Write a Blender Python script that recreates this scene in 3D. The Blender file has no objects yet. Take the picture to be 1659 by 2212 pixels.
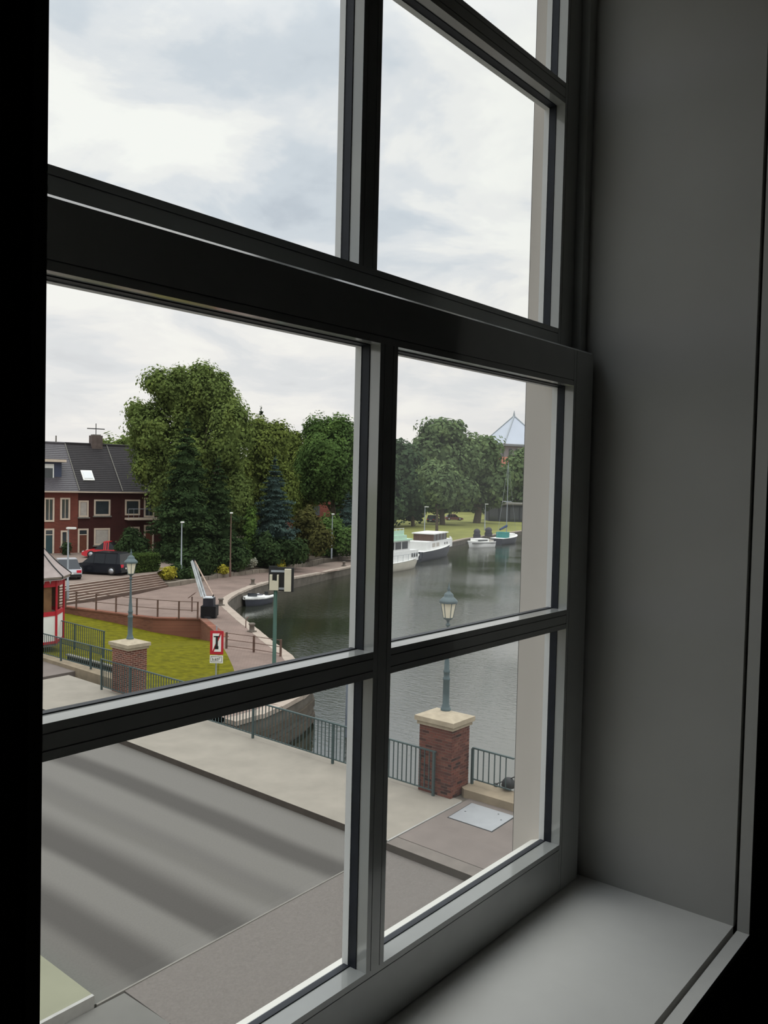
import bpy, bmesh, math, random
import numpy as np
from mathutils import Vector, Matrix
from mathutils.geometry import tessellate_polygon

random.seed(7)
SC = bpy.context.scene
COL = SC.collection

# ------------------------------------------------------------------ camera
# metres; the bridge deck is z = 0, the window wall runs along X, outdoors is +Y, the camera stands at (0, 0, 8)
FW, FH, FPX = 1659.0, 2212.0, 1858.4
YAW, PITCH, ROLL = (math.radians(a) for a in (51.02, 2.086, 1.353))
CAM = Vector((0, 0, 8.0))
fwd = Vector((math.sin(YAW) * math.cos(PITCH), math.cos(YAW) * math.cos(PITCH), -math.sin(PITCH)))
rt0 = Vector((math.cos(YAW), -math.sin(YAW), 0)); up0 = rt0.cross(fwd)
RT = math.cos(ROLL) * rt0 + math.sin(ROLL) * up0
UP = -math.sin(ROLL) * rt0 + math.cos(ROLL) * up0
cam = bpy.data.cameras.new('camera'); camo = bpy.data.objects.new('camera', cam); COL.objects.link(camo)
cam.sensor_fit = 'VERTICAL'; cam.sensor_height = 36.0; cam.lens = FPX / FH * 36.0
cam.clip_start = 0.02; cam.clip_end = 2000
camo.matrix_world = Matrix(((RT.x, UP.x, -fwd.x, CAM.x), (RT.y, UP.y, -fwd.y, CAM.y), (RT.z, UP.z, -fwd.z, CAM.z), (0, 0, 0, 1)))
SC.camera = camo

# ------------------------------------------------------------------ world: an overcast sky
EXPOSURE = 0.0
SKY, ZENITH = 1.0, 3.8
vs = SC.view_settings
vs.view_transform = 'Standard'; vs.look = 'None'; vs.gamma = 1.0; vs.exposure = EXPOSURE; vs.use_curve_mapping = False
world = bpy.data.worlds.new('overcast_sky'); SC.world = world; world.use_nodes = True
nt = world.node_tree; nt.nodes.clear()
def N(nt, t, **kw):
    n = nt.nodes.new(t)
    for k, v in kw.items():
        if k in n.inputs: n.inputs[k].default_value = v
        else: setattr(n, k, v)
    return n
def ramp(nt, fac, stops, interp='EASE'):
    r = nt.nodes.new('ShaderNodeValToRGB'); r.color_ramp.interpolation = interp
    e = r.color_ramp.elements
    while len(e) > 1: e.remove(e[-1])
    e[0].position = stops[0][0]; e[0].color = (*stops[0][1], 1)
    for p, c in stops[1:]:
        x = e.new(p); x.color = (*c, 1)
    nt.links.new(fac, r.inputs['Fac']); return r
def S(r, g, b):
    f = lambda c: c / 12.92 if c <= .04045 else ((c + .055) / 1.055) ** 2.4
    return (f(r / 255), f(g / 255), f(b / 255))
L = nt.links.new
tc = N(nt, 'ShaderNodeTexCoord'); sx = N(nt, 'ShaderNodeSeparateXYZ'); L(tc.outputs['Generated'], sx.inputs[0])
zz = N(nt, 'ShaderNodeMath', operation='MAXIMUM'); L(sx.outputs['Z'], zz.inputs[0]); zz.inputs[1].default_value = 0.0
za = N(nt, 'ShaderNodeMath', operation='ADD'); L(zz.outputs[0], za.inputs[0]); za.inputs[1].default_value = 0.22
dx = N(nt, 'ShaderNodeMath', operation='DIVIDE'); L(sx.outputs['X'], dx.inputs[0]); L(za.outputs[0], dx.inputs[1])
dy = N(nt, 'ShaderNodeMath', operation='DIVIDE'); L(sx.outputs['Y'], dy.inputs[0]); L(za.outputs[0], dy.inputs[1])
cb = N(nt, 'ShaderNodeCombineXYZ'); L(dx.outputs[0], cb.inputs[0]); L(dy.outputs[0], cb.inputs[1]); cb.inputs[2].default_value = 3.7
n1 = N(nt, 'ShaderNodeTexNoise', Scale=2.1, Detail=7.0, Roughness=0.55, Distortion=0.3); L(cb.outputs[0], n1.inputs['Vector'])
cl = ramp(nt, n1.outputs['Fac'], [(.30, S(198, 205, 215)), (.40, S(214, 220, 228)), (.47, S(231, 233, 237)), (.53, S(246, 245, 244)), (.60, S(255, 254, 250))])
# thin pale, slightly warm cloud towards the horizon all round
hz = ramp(nt, zz.outputs[0], [(0.0, (.8, .8, .8)), (.12, (.45, .45, .45)), (.3, (0, 0, 0))])
mx = N(nt, 'ShaderNodeMix', data_type='RGBA'); L(hz.outputs['Color'], mx.inputs['Factor']); L(cl.outputs['Color'], mx.inputs['A']); mx.inputs['B'].default_value = (*S(252, 244, 239), 1)
# an overcast sky is brighter overhead than near the horizon
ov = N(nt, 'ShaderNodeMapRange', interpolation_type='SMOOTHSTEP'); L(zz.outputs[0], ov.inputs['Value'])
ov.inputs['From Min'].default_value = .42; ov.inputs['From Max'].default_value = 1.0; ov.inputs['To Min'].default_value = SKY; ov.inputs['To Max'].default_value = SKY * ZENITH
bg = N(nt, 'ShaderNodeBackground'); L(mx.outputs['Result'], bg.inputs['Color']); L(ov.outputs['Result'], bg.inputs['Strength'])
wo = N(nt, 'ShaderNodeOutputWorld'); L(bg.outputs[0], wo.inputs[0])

# ------------------------------------------------------------------ placing helpers: a sight line meets a known plane of the site
def G(r, g, b): return tuple(.585 * c for c in S(r, g, b))        # albedo of paving and other ground seen under the open sky
def ray(px, py): return (RT * ((px - FW / 2) / FPX) + UP * (-(py - FH / 2) / FPX) + fwd)
def at(px, py, z=0.0):
    d = ray(px, py); return CAM + d * ((z - 8.0) / d.z)
PA, PB = -0.02, -0.018                      # the plaza falls gently towards the far canal
def zp(x): return PA + PB * min(x, 65.0)
def atp(px, py):
    d = ray(px, py); t = (PA - 8.0) / (d.z - PB * d.x); p = CAM + d * t
    return p if p.x <= 65 else at(px, py, zp(65))
def pd(px, py, depth): return CAM + ray(px, py) * depth
def atx(px, py, x):
    d = ray(px, py); return CAM + d * (x / d.x)

# ------------------------------------------------------------------ scene helpers
MATR = {}
def prop(o, label=None, cat=None, group=None, kind=None):
    if label: o['label'] = label
    if cat: o['category'] = cat
    if group: o['group'] = group
    if kind: o['kind'] = kind
    return o
def thing(name, label, cat, loc=(0, 0, 0), rz=0.0, group=None, kind='thing'):
    o = bpy.data.objects.new(name, None); COL.objects.link(o)
    o.empty_display_size = .1; o.location = loc; o.rotation_euler = (0, 0, rz)
    MATR[o] = Matrix.Translation(Vector(loc)) @ Matrix.Rotation(rz, 4, 'Z')
    return prop(o, label, cat, group, kind)
def structure(name, loc=(0, 0, 0)):
    return thing(name, None, None, loc, 0, None, 'structure')

class MB:
    """collects boxes, tubes, lathes and polygons; build() links them as one mesh object"""
    def __init__(s): s.v = []; s.f = []; s.sm = []
    def add(s, vs, fs, smooth=False):
        b = len(s.v); s.v += [tuple(v) for v in vs]
        for f in fs: s.f.append([b + i for i in f]); s.sm.append(smooth)
        return s
    def box(s, x0, x1, y0, y1, z0, z1, M=None):
        vs = [Vector(p) for p in ((x0, y0, z0), (x1, y0, z0), (x1, y1, z0), (x0, y1, z0), (x0, y0, z1), (x1, y0, z1), (x1, y1, z1), (x0, y1, z1))]
        if M is not None: vs = [M @ v for v in vs]
        return s.add(vs, [(0, 3, 2, 1), (4, 5, 6, 7), (0, 1, 5, 4), (1, 2, 6, 5), (2, 3, 7, 6), (3, 0, 4, 7)])
    def prism(s, poly, z0, z1, M=None):
        """poly in XY extruded z0..z1"""
        n = len(poly); vs = [Vector((p[0], p[1], z0)) for p in poly] + [Vector((p[0], p[1], z1)) for p in poly]
        if M is not None: vs = [M @ v for v in vs]
        tri = tessellate_polygon([[Vector((p[0], p[1], 0)) for p in poly]])
        fs = [tuple(reversed(t)) for t in tri] + [tuple(i + n for i in t) for t in tri]
        return s.add(vs, fs + [(i, (i + 1) % n, n + (i + 1) % n, n + i) for i in range(n)])
    def profile(s, pts, x0, x1, M=None):
        """pts in YZ extruded along X"""
        n = len(pts); vs = [Vector((x0, p[0], p[1])) for p in pts] + [Vector((x1, p[0], p[1])) for p in pts]
        if M is not None: vs = [M @ v for v in vs]
        tri = tessellate_polygon([[Vector((p[0], p[1], 0)) for p in pts]])
        fs = [tuple(t) for t in tri] + [tuple(i + n for i in reversed(t)) for t in tri]
        return s.add(vs, fs + [(i, n + i, n + (i + 1) % n, (i + 1) % n) for i in range(n)])
    def tube(s, p0, p1, r0, r1=None, n=8, smooth=True):
        p0, p1 = Vector(p0), Vector(p1); r1 = r0 if r1 is None else r1
        d = (p1 - p0).normalized(); a = d.orthogonal().normalized(); b = d.cross(a)
        vs = []
        for p, r in ((p0, r0), (p1, r1)):
            vs += [p + (a * math.cos(t) + b * math.sin(t)) * r for t in (2 * math.pi * i / n for i in range(n))]
        s.add(vs, [(i, (i + 1) % n, n + (i + 1) % n, n + i) for i in range(n)], smooth)
        s.add(vs[:n], [tuple(reversed(range(n)))]); s.add(vs[n:], [tuple(range(n))]); return s
    def path(s, pts, r, n=6):
        for a, b in zip(pts, pts[1:]): s.tube(a, b, r, r, n)
        return s
    def lathe(s, prof, c=(0, 0, 0), n=16, smooth=True, M=None):
        vs = []
        for r, z in prof:
            vs += [Vector((c[0] + r * math.cos(2 * math.pi * i / n), c[1] + r * math.sin(2 * math.pi * i / n), c[2] + z)) for i in range(n)]
        if M is not None: vs = [M @ v for v in vs]
        fs = []
        for k in range(len(prof) - 1):
            fs += [(k * n + i, k * n + (i + 1) % n, (k + 1) * n + (i + 1) % n, (k + 1) * n + i) for i in range(n)]
        s.add(vs, fs, smooth)
        s.add(vs[:n], [tuple(reversed(range(n)))]); s.add(vs[-n:], [tuple(range(n))]); return s
    def grid(s, rows, smooth=True, close=False):
        m = len(rows[0]); vs = [p for r in rows for p in r]; fs = []
        for i in range(len(rows) - 1):
            for j in range(m if close else m - 1): fs.append((i * m + j, i * m + (j + 1) % m, (i + 1) * m + (j + 1) % m, (i + 1) * m + j))
        return s.add(vs, fs, smooth)
    def poly(s, pts):
        tri = tessellate_polygon([[Vector((p[0], p[1], 0)) for p in pts]])
        a = [Vector(p) for p in pts]; out = []
        for t in tri:
            n = (a[t[1]] - a[t[0]]).cross(a[t[2]] - a[t[0]]); out.append(t if n.z > 0 else tuple(reversed(t)))
        return s.add(a, out)
    def mesh(s, name, mats, inv=None):
        me = bpy.data.meshes.new(name)
        vs = [inv @ Vector(v) for v in s.v] if inv is not None else s.v
        me.from_pydata([tuple(v) for v in vs], [], s.f)
        me.polygons.foreach_set('use_smooth', s.sm); me.materials.append(mats); me.update()
        return me
    def build(s, name, m, parent=None, world=False, label=None, cat=None, group=None, kind=None):
        inv = None
        if parent is not None and world: inv = MATR[parent].inverted()
        o = bpy.data.objects.new(name, s.mesh(name, m, inv)); COL.objects.link(o)
        if parent is not None: o.parent = parent
        MATR[o] = MATR[parent] if parent is not None else Matrix.Identity(4)
        return prop(o, label, cat, group, kind)
def box_part(name, m, parent, *b, M=None, world=False, **kw): return MB().box(*b, M=M).build(name, m, parent, world, **kw)

# ------------------------------------------------------------------ materials
def pbr(name, col, rough=.75, var=.12, scale=6.0, bump=0.0, bscale=None, metal=0.0, spec=.3, stretch=None, detail=4.0):
    m = bpy.data.materials.new(name); m.use_nodes = True; t = m.node_tree; b = t.nodes['Principled BSDF']
    b.inputs['Roughness'].default_value = rough; b.inputs['Metallic'].default_value = metal; b.inputs['Specular IOR Level'].default_value = spec
    b.inputs['Base Color'].default_value = (*col, 1)
    if var or bump:
        c = N(t, 'ShaderNodeTexCoord'); mp = N(t, 'ShaderNodeMapping'); t.links.new(c.outputs['Object'], mp.inputs['Vector'])
        if stretch: mp.inputs['Scale'].default_value = stretch
        n = N(t, 'ShaderNodeTexNoise', Scale=scale, Detail=detail, Roughness=.6); t.links.new(mp.outputs[0], n.inputs['Vector'])
        if var:
            r = ramp(t, n.outputs['Fac'], [(.3, tuple(max(0, x * (1 - var)) for x in col)), (.7, tuple(min(1, x * (1 + var)) for x in col))], 'LINEAR')
            t.links.new(r.outputs['Color'], b.inputs['Base Color'])
        if bump:
            n2 = N(t, 'ShaderNodeTexNoise', Scale=bscale or scale * 4, Detail=3.0); t.links.new(mp.outputs[0], n2.inputs['Vector'])
            bp = N(t, 'ShaderNodeBump', Strength=1.0, Distance=bump); t.links.new(n2.outputs['Fac'], bp.inputs['Height']); t.links.new(bp.outputs[0], b.inputs['Normal'])
    return m
def brickmat(name, c1, c2, mortar, scale, bw=.22, bh=.075, ms=.012, rough=.85, vertical='XZ'):
    """fine coursed masonry, for surfaces whose bricks are too small in view to pick apart"""
    m = bpy.data.materials.new(name); m.use_nodes = True; t = m.node_tree; b = t.nodes['Principled BSDF']
    b.inputs['Roughness'].default_value = rough; b.inputs['Specular IOR Level'].default_value = .2
    c = N(t, 'ShaderNodeTexCoord'); s = N(t, 'ShaderNodeSeparateXYZ'); t.links.new(c.outputs['Object'], s.inputs[0])
    k = N(t, 'ShaderNodeCombineXYZ')
    if vertical == 'XZ':
        a = N(t, 'ShaderNodeMath', operation='ADD'); t.links.new(s.outputs['X'], a.inputs[0]); t.links.new(s.outputs['Y'], a.inputs[1])
        t.links.new(a.outputs[0], k.inputs[0]); t.links.new(s.outputs['Z'], k.inputs[1])
    else: t.links.new(s.outputs['X'], k.inputs[0]); t.links.new(s.outputs['Y'], k.inputs[1])
    br = N(t, 'ShaderNodeTexBrick'); t.links.new(k.outputs[0], br.inputs['Vector'])
    br.inputs['Color1'].default_value = (*c1, 1); br.inputs['Color2'].default_value = (*c2, 1); br.inputs['Mortar'].default_value = (*mortar, 1)
    br.inputs['Scale'].default_value = scale; br.inputs['Brick Width'].default_value = bw; br.inputs['Row Height'].default_value = bh; br.inputs['Mortar Size'].default_value = ms
    n = N(t, 'ShaderNodeTexNoise', Scale=.6, Detail=5.0); t.links.new(c.outputs['Object'], n.inputs['Vector'])
    r = ramp(t, n.outputs['Fac'], [(.3, (.8, .8, .8)), (.7, (1.12, 1.12, 1.12))], 'LINEAR')
    x = N(t, 'ShaderNodeMix', data_type='RGBA', blend_type='MULTIPLY'); x.inputs['Factor'].default_value = 1
    t.links.new(br.outputs['Color'], x.inputs['A']); t.links.new(r.outputs['Color'], x.inputs['B']); t.links.new(x.outputs['Result'], b.inputs['Base Color'])
    return m
def leafmat(name, col, var=.45, scale=.5, trans=.35):
    m = bpy.data.materials.new(name); m.use_nodes = True; t = m.node_tree; t.nodes.clear()
    c = N(t, 'ShaderNodeTexCoord'); n = N(t, 'ShaderNodeTexNoise', Scale=scale, Detail=6.0, Roughness=.75); t.links.new(c.outputs['Object'], n.inputs['Vector'])
    hi = (min(1, col[0] * (1 + var * 1.25)), min(1, col[1] * (1 + var)), col[2] * (1 + var * .6))
    r = ramp(t, n.outputs['Fac'], [(.33, tuple(x * (1 - var) for x in col)), (.5, col), (.68, hi)], 'LINEAR')
    d = N(t, 'ShaderNodeBsdfDiffuse'); tr = N(t, 'ShaderNodeBsdfTranslucent'); mxs = N(t, 'ShaderNodeMixShader', Fac=trans)
    t.links.new(r.outputs['Color'], d.inputs['Color']); t.links.new(r.outputs['Color'], tr.inputs['Color'])
    t.links.new(d.outputs[0], mxs.inputs[1]); t.links.new(tr.outputs[0], mxs.inputs[2])
    o = N(t, 'ShaderNodeOutputMaterial'); t.links.new(mxs.outputs[0], o.inputs['Surface']); return m
def panemat(name, film, seed):
    """clear float glass with a thin pale film that stands in for smears and distant haze"""
    m = bpy.data.materials.new(name); m.use_nodes = True; t = m.node_tree; t.nodes.clear()
    tp = N(t, 'ShaderNodeBsdfTransparent'); tp.inputs['Color'].default_value = (.97, .985, .98, 1)
    gl = N(t, 'ShaderNodeBsdfGlossy', Roughness=.0); lw = N(t, 'ShaderNodeLayerWeight', Blend=.5)
    p5 = N(t, 'ShaderNodeMath', operation='POWER'); t.links.new(lw.outputs['Facing'], p5.inputs[0]); p5.inputs[1].default_value = 5.0
    fr = N(t, 'ShaderNodeMath', operation='MULTIPLY_ADD'); t.links.new(p5.outputs[0], fr.inputs[0]); fr.inputs[1].default_value = .6; fr.inputs[2].default_value = .015
    m1 = N(t, 'ShaderNodeMixShader'); t.links.new(fr.outputs[0], m1.inputs['Fac']); t.links.new(tp.outputs[0], m1.inputs[1]); t.links.new(gl.outputs[0], m1.inputs[2])
    df = N(t, 'ShaderNodeBsdfTranslucent'); df.inputs['Color'].default_value = (.85, .87, .88, 1)  # whitish veil: smeared glass, with the far trees' haze put into the pane
    c = N(t, 'ShaderNodeTexCoord'); mp = N(t, 'ShaderNodeMapping'); mp.inputs['Location'].default_value = (seed, seed * .7, seed * 1.3); t.links.new(c.outputs['Object'], mp.inputs['Vector'])
    n = N(t, 'ShaderNodeTexNoise', Scale=4.0, Detail=1.5, Roughness=.5); t.links.new(mp.outputs[0], n.inputs['Vector'])
    r = ramp(t, n.outputs['Fac'], [(.3, (film * .6,) * 3), (.7, (film * 1.4,) * 3)])
    m2 = N(t, 'ShaderNodeMixShader'); t.links.new(r.outputs['Color'], m2.inputs['Fac']); t.links.new(m1.outputs[0], m2.inputs[1]); t.links.new(df.outputs[0], m2.inputs[2])
    o = N(t, 'ShaderNodeOutputMaterial'); t.links.new(m2.outputs[0], o.inputs['Surface']); return m
def objrandom(name, cols, rough=.85, bump=.003):
    """pieces of one kind that differ a little in colour"""
    m = bpy.data.materials.new(name); m.use_nodes = True; t = m.node_tree; b = t.nodes['Principled BSDF']
    b.inputs['Roughness'].default_value = rough; b.inputs['Specular IOR Level'].default_value = .2
    oi = N(t, 'ShaderNodeObjectInfo'); r = ramp(t, oi.outputs['Random'], [(i / max(1, len(cols) - 1), c) for i, c in enumerate(cols)], 'LINEAR')
    t.links.new(r.outputs['Color'], b.inputs['Base Color'])
    if bump:
        c = N(t, 'ShaderNodeTexCoord'); n = N(t, 'ShaderNodeTexNoise', Scale=12.0, Detail=3.0); t.links.new(c.outputs['Object'], n.inputs['Vector'])
        bp = N(t, 'ShaderNodeBump', Strength=.6, Distance=bump); t.links.new(n.outputs['Fac'], bp.inputs['Height']); t.links.new(bp.outputs[0], b.inputs['Normal'])
    return m

M = {}
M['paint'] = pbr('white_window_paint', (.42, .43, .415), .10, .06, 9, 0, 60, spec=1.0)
M['bead_paint'] = pbr('outer_bead_paint', (.78, .78, .77), .5, .04, 9)
M['cream'] = pbr('cream_outer_frame_paint', (.60, .55, .50), .6, .03, 4)
M['gasket'] = pbr('dark_glazing_gasket', (.018, .022, .032), .5, .3, 30)
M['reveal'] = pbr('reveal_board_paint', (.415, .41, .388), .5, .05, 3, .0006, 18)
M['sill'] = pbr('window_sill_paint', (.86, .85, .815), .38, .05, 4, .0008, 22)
M['dark_trim'] = pbr('casing_paint', (.16, .16, .15), .5, .05, 3)
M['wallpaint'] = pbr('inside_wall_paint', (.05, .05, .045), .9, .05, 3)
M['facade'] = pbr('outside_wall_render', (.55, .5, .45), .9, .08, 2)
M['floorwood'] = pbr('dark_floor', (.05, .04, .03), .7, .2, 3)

# ================================================================== STRUCTURE: the room and its window wall
YI, YO = .388, .80                # inside and outside faces of the window wall
XL, XR = .2075, 1.374             # reveal faces
ZS, ZT = 8 - .68, 9.05            # sill board top, head of the opening
RX0, RX1, RY0, RZ0, RZ1 = -2.6, 2.9, -3.8, 6.4, 9.6
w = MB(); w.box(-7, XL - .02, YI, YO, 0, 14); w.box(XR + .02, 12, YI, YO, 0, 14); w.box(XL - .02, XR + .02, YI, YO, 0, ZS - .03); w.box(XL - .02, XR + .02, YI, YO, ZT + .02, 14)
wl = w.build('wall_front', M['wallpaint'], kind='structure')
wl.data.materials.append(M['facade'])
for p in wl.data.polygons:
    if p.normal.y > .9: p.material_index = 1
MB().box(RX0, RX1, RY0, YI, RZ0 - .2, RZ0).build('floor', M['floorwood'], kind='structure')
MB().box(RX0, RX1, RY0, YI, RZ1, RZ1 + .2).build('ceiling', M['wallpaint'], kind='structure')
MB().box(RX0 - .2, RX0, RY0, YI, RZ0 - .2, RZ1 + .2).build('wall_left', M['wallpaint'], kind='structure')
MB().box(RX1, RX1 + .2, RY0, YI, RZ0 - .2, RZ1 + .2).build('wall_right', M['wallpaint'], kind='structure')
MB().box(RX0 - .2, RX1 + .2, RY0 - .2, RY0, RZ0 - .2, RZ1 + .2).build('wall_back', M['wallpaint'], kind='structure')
# casing round the opening: flat boards with a raised inner bead, standing 16 mm proud of the wall
t1 = structure('trim_1')
YC = YI - .016
box_part('casing_board', M['dark_trim'], t1, XR + .006, XR + .085, YC, YI, ZS - .09, ZT + .09)
box_part('casing_bead', M['reveal'], t1, XR - .001, XR + .006, YC - .003, YI - .001, ZS - .006, ZT)
box_part('casing_board', M['dark_trim'], t1, XL - .085, XL - .006, YC, YI, ZS - .09, ZT + .09)
box_part('casing_bead', M['reveal'], t1, XL - .006, XL + .001, YC - .003, YI - .001, ZS - .006, ZT)
box_part('casing_board', M['dark_trim'], t1, XL - .006, XR + .006, YC, YI, ZT + .006, ZT + .09)
t2 = structure('trim_2')
box_part('apron_board', M['dark_trim'], t2, XL - .006, XR + .006, YC, YI, ZS - .09, ZS - .012)
box_part('sill_nosing', M['sill'], t2, XL - .001, XR - .002, YC - .004, YI - .001, ZS - .012, ZS - .004)

# the sash window
YF, YU = .650, .687               # inner faces of the lower and the upper sash
W1 = structure('window_1')
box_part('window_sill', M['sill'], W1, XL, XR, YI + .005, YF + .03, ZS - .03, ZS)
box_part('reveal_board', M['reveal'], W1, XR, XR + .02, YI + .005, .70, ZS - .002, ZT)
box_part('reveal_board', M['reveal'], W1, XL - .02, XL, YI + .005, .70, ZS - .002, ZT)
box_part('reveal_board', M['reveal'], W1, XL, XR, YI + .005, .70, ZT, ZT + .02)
Zm = 8 + .2233                    # top of the lower sash
jb = MB()
jb.box(1.350, XR, .672, .735, ZS, ZT); jb.box(XL, .263, .672, .735, ZS, ZT); jb.box(.263, 1.350, .672, .735, ZT - .03, ZT)
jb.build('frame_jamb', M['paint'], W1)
oj = MB()
oj.box(1.312, 1.394, .698, .752, 8 - .66, Zm - .05); oj.box(1.312, 1.394, .7265, .752, Zm - .05, ZT); oj.box(XL - .02, .301, .735, .752, 8 - .62, ZT); oj.box(.301, 1.312, .735, .752, ZT - .06, ZT)
oj.build('outer_frame', M['cream'], W1)
es = MB(); es.profile([(.687, ZS - .03), (.687, 8 - .605), (.716, 8 - .616), (.724, 8 - .626), (.724, ZS - .03)], XL - .02, XR + .02)
es.build('outer_sill', pbr('outer_sill_paint', (.80, .78, .72), .6, .05, 5), W1)
GW, GD = .0078, .0024             # glazing bead: width of its face and depth of the groove beside it
def face_line(a, b, ga, gb, y):
    """front edge of a bar from a to b: a fine groove sets off the glazing bead on side a and / or b"""
    p = [(a, y)]
    if ga: p += [(a + GW, y), (a + GW, y + GD), (a + GW + .0013, y + GD), (a + GW + .0013, y)]
    if gb: p += [(b - GW - .0013, y), (b - GW - .0013, y + GD), (b - GW, y + GD), (b - GW, y)]
    return p + [(b, y)]
def bar_v(mb, xa, xb, ga, gb, z0, z1, y, th):
    mb.prism(face_line(xa, xb, ga, gb, y) + [(xb, y + th), (xa, y + th)], z0, z1)
def bar_h(mb, za, zb, ga, gb, x0, x1, y, th):
    mb.profile([(q[1], q[0]) for q in face_line(za, zb, ga, gb, y)] + [(y + th, zb), (y + th, za)], x0, x1)
def sash(name, label, y, th, xs, zs, outer, glass_seed, film):
    """xs: stile edges and muntin edges; zs: rail and muntin edges from the bottom; outer: the sash's outline"""
    x0, x1, z0, z1 = outer
    fr = MB()
    bar_v(fr, x0, xs[0], 0, 1, z0, z1 - .003, y, th); bar_v(fr, xs[-1], x1, 1, 0, z0, z1 - .003, y, th)
    bar_h(fr, z0, zs[0], 0, 1, xs[0], xs[-1], y + .0003, th); bar_h(fr, zs[-1], z1 - .003, 1, 0, xs[0], xs[-1], y + .0003, th)
    fr.profile([(y, z1 - .003), (y + .003, z1), (y + th, z1), (y + th, z1 - .003)], x0, x1)      # eased upper arris
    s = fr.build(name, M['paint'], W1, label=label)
    for i in range(1, len(xs) - 1, 2):
        mb = MB(); bar_v(mb, xs[i], xs[i + 1], 1, 1, zs[0] - .001, zs[-1] + .001, y + .0002, th); mb.build('muntin', M['paint'], s)
    for i in range(1, len(zs) - 1, 2):
        for j in range(0, len(xs), 2):
            mb = MB(); bar_h(mb, zs[i], zs[i + 1], 1, 1, xs[j] - .001, xs[j + 1] + .001, y + .0004, th); mb.build('muntin', M['paint'], s)
    k = 0
    for i in range(0, len(zs), 2):
        for j in range(0, len(xs), 2):
            a, b, c, d = xs[j], xs[j + 1], zs[i], zs[i + 1]
            g = MB(); ya, yb, q = y + .0160, y + .0280, .0012
            g.box(a, a + q, ya, yb, c, d); g.box(b - q, b, ya, yb, c, d); g.box(a, b, y + .0255, y + .0345, c, c + q); g.box(a, b, ya, yb, d - q, d)
            g.build('glazing_gasket', M['gasket'], s)
            e = MB(); ya, yb, q = y + .0281, y + .0375, .0022
            e.box(a - .004, a + q, ya, yb, c, d); e.box(b - q, b + .004, ya, yb, c, d); e.box(a, b, ya, yb, c - .008, c - .001); e.box(a, b, ya, yb, d - q, d + .004)
            e.build('outer_bead', M['bead_paint'], s)
            MB().box(a, b, y + .0262, y + .0285, c, d).build('pane', panemat('window_glass_%d%d' % (glass_seed, k), film[k % len(film)], glass_seed + 1.7 * k), s)
            k += 1
    return s
lower = sash('lower_sash', 'lower sash with four panes, standing in front of the upper one', YF, .0365,
     (.326, .7898, .8236, 1.2873), (8 - .5985, 8 - .2366, 8 - .2052, 8 + .1622), (.2566, 1.349, ZS + .002, Zm), 3, (.002, .009, .002, .020))
MB().box(1.349, 1.3566, YF, YF + .021, ZS + .002, Zm - .001).build('stile_lip', M['paint'], lower)
zu = 8 + .260
upper = sash('upper_sash', 'upper sash, set behind the lower one', YU, .038,
     (.326, .7898, .8243, 1.2989), (zu, 8 + .6287, 8 + .6617, 9.0), (.264, 1.349, Zm - .005, 9.02), 11, (.004, .006, .004, .004))

# ================================================================== STRUCTURE: ground, bridge, canal
M['asphalt'] = pbr('approach_asphalt', G(129, 122, 116), .9, .13, 26.0, .004, 60)
M['flag'] = pbr('flagstone', G(126, 124, 118), .85, .08, 1.2)
M['deckwalk'] = pbr('deck_concrete', G(170, 162, 149), .85, .10, 1.1)
M['leftwalk'] = pbr('left_deck_concrete', G(158, 158, 134), .85, .07, .8)
M['approachwalk'] = pbr('approach_concrete', G(139, 128, 121), .9, .09, 1.6)
M['kerb'] = pbr('kerb_stone', G(136, 127, 119), .9, .12, 3); M['kerbface'] = pbr('dark_kerb_face', G(92, 84, 76), .9, .12, 3)  # side of the kerb towards the road, darker than its top
M['steel_edge'] = pbr('steel_joint', G(200, 198, 192), .5, .1, 5, metal=.3)
M['concrete'] = pbr('grey_concrete', G(150, 146, 138), .9, .12, 2)
M['plinth'] = pbr('weathered_plinth', G(168, 152, 128), .9, .16, 2.5)
M['coping'] = pbr('pale_coping_stone', G(196, 180, 165), .85, .12, 2)
M['quay'] = pbr('quay_masonry', S(92, 86, 78), .9, .25, 1.6)
M['timber'] = pbr('wet_fender_timber', S(74, 66, 56), .8, .3, 2)
M['soil'] = pbr('garden_soil', G(88, 76, 62), .95, .3, 1.5)
M['stone'] = pbr('garden_kerb_stone', G(160, 148, 134), .9, .2, 2.2)
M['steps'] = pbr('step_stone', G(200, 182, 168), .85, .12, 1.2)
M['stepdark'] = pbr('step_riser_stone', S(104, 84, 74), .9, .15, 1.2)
M['grassm'] = pbr('mown_grass', G(118, 114, 16), .95, .36, 2.6, .02, 9, spec=.08, detail=8)
M['parkgrass'] = pbr('park_grass', G(150, 152, 78), .95, .25, .25, detail=8)
M['gravelroad'] = pbr('pale_park_road', G(165, 155, 145), .95, .08, .4)
M['pavers'] = brickmat('pink_clay_pavers', G(163, 142, 131), G(156, 134, 124), G(142, 123, 113), 1.0, .2, .1, .008, .9, 'XY')
M['streetpave'] = pbr('street_paving', G(158, 140, 128), .9, .10, 1.0)
M['redbrick'] = brickmat('red_brick_coursing', S(128, 66, 50), S(104, 52, 42), S(120, 92, 78), 1.0)
M['rwbrick'] = brickmat('retaining_brick_coursing', S(132, 84, 66), S(110, 68, 54), S(116, 84, 70), 1.0)

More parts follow.
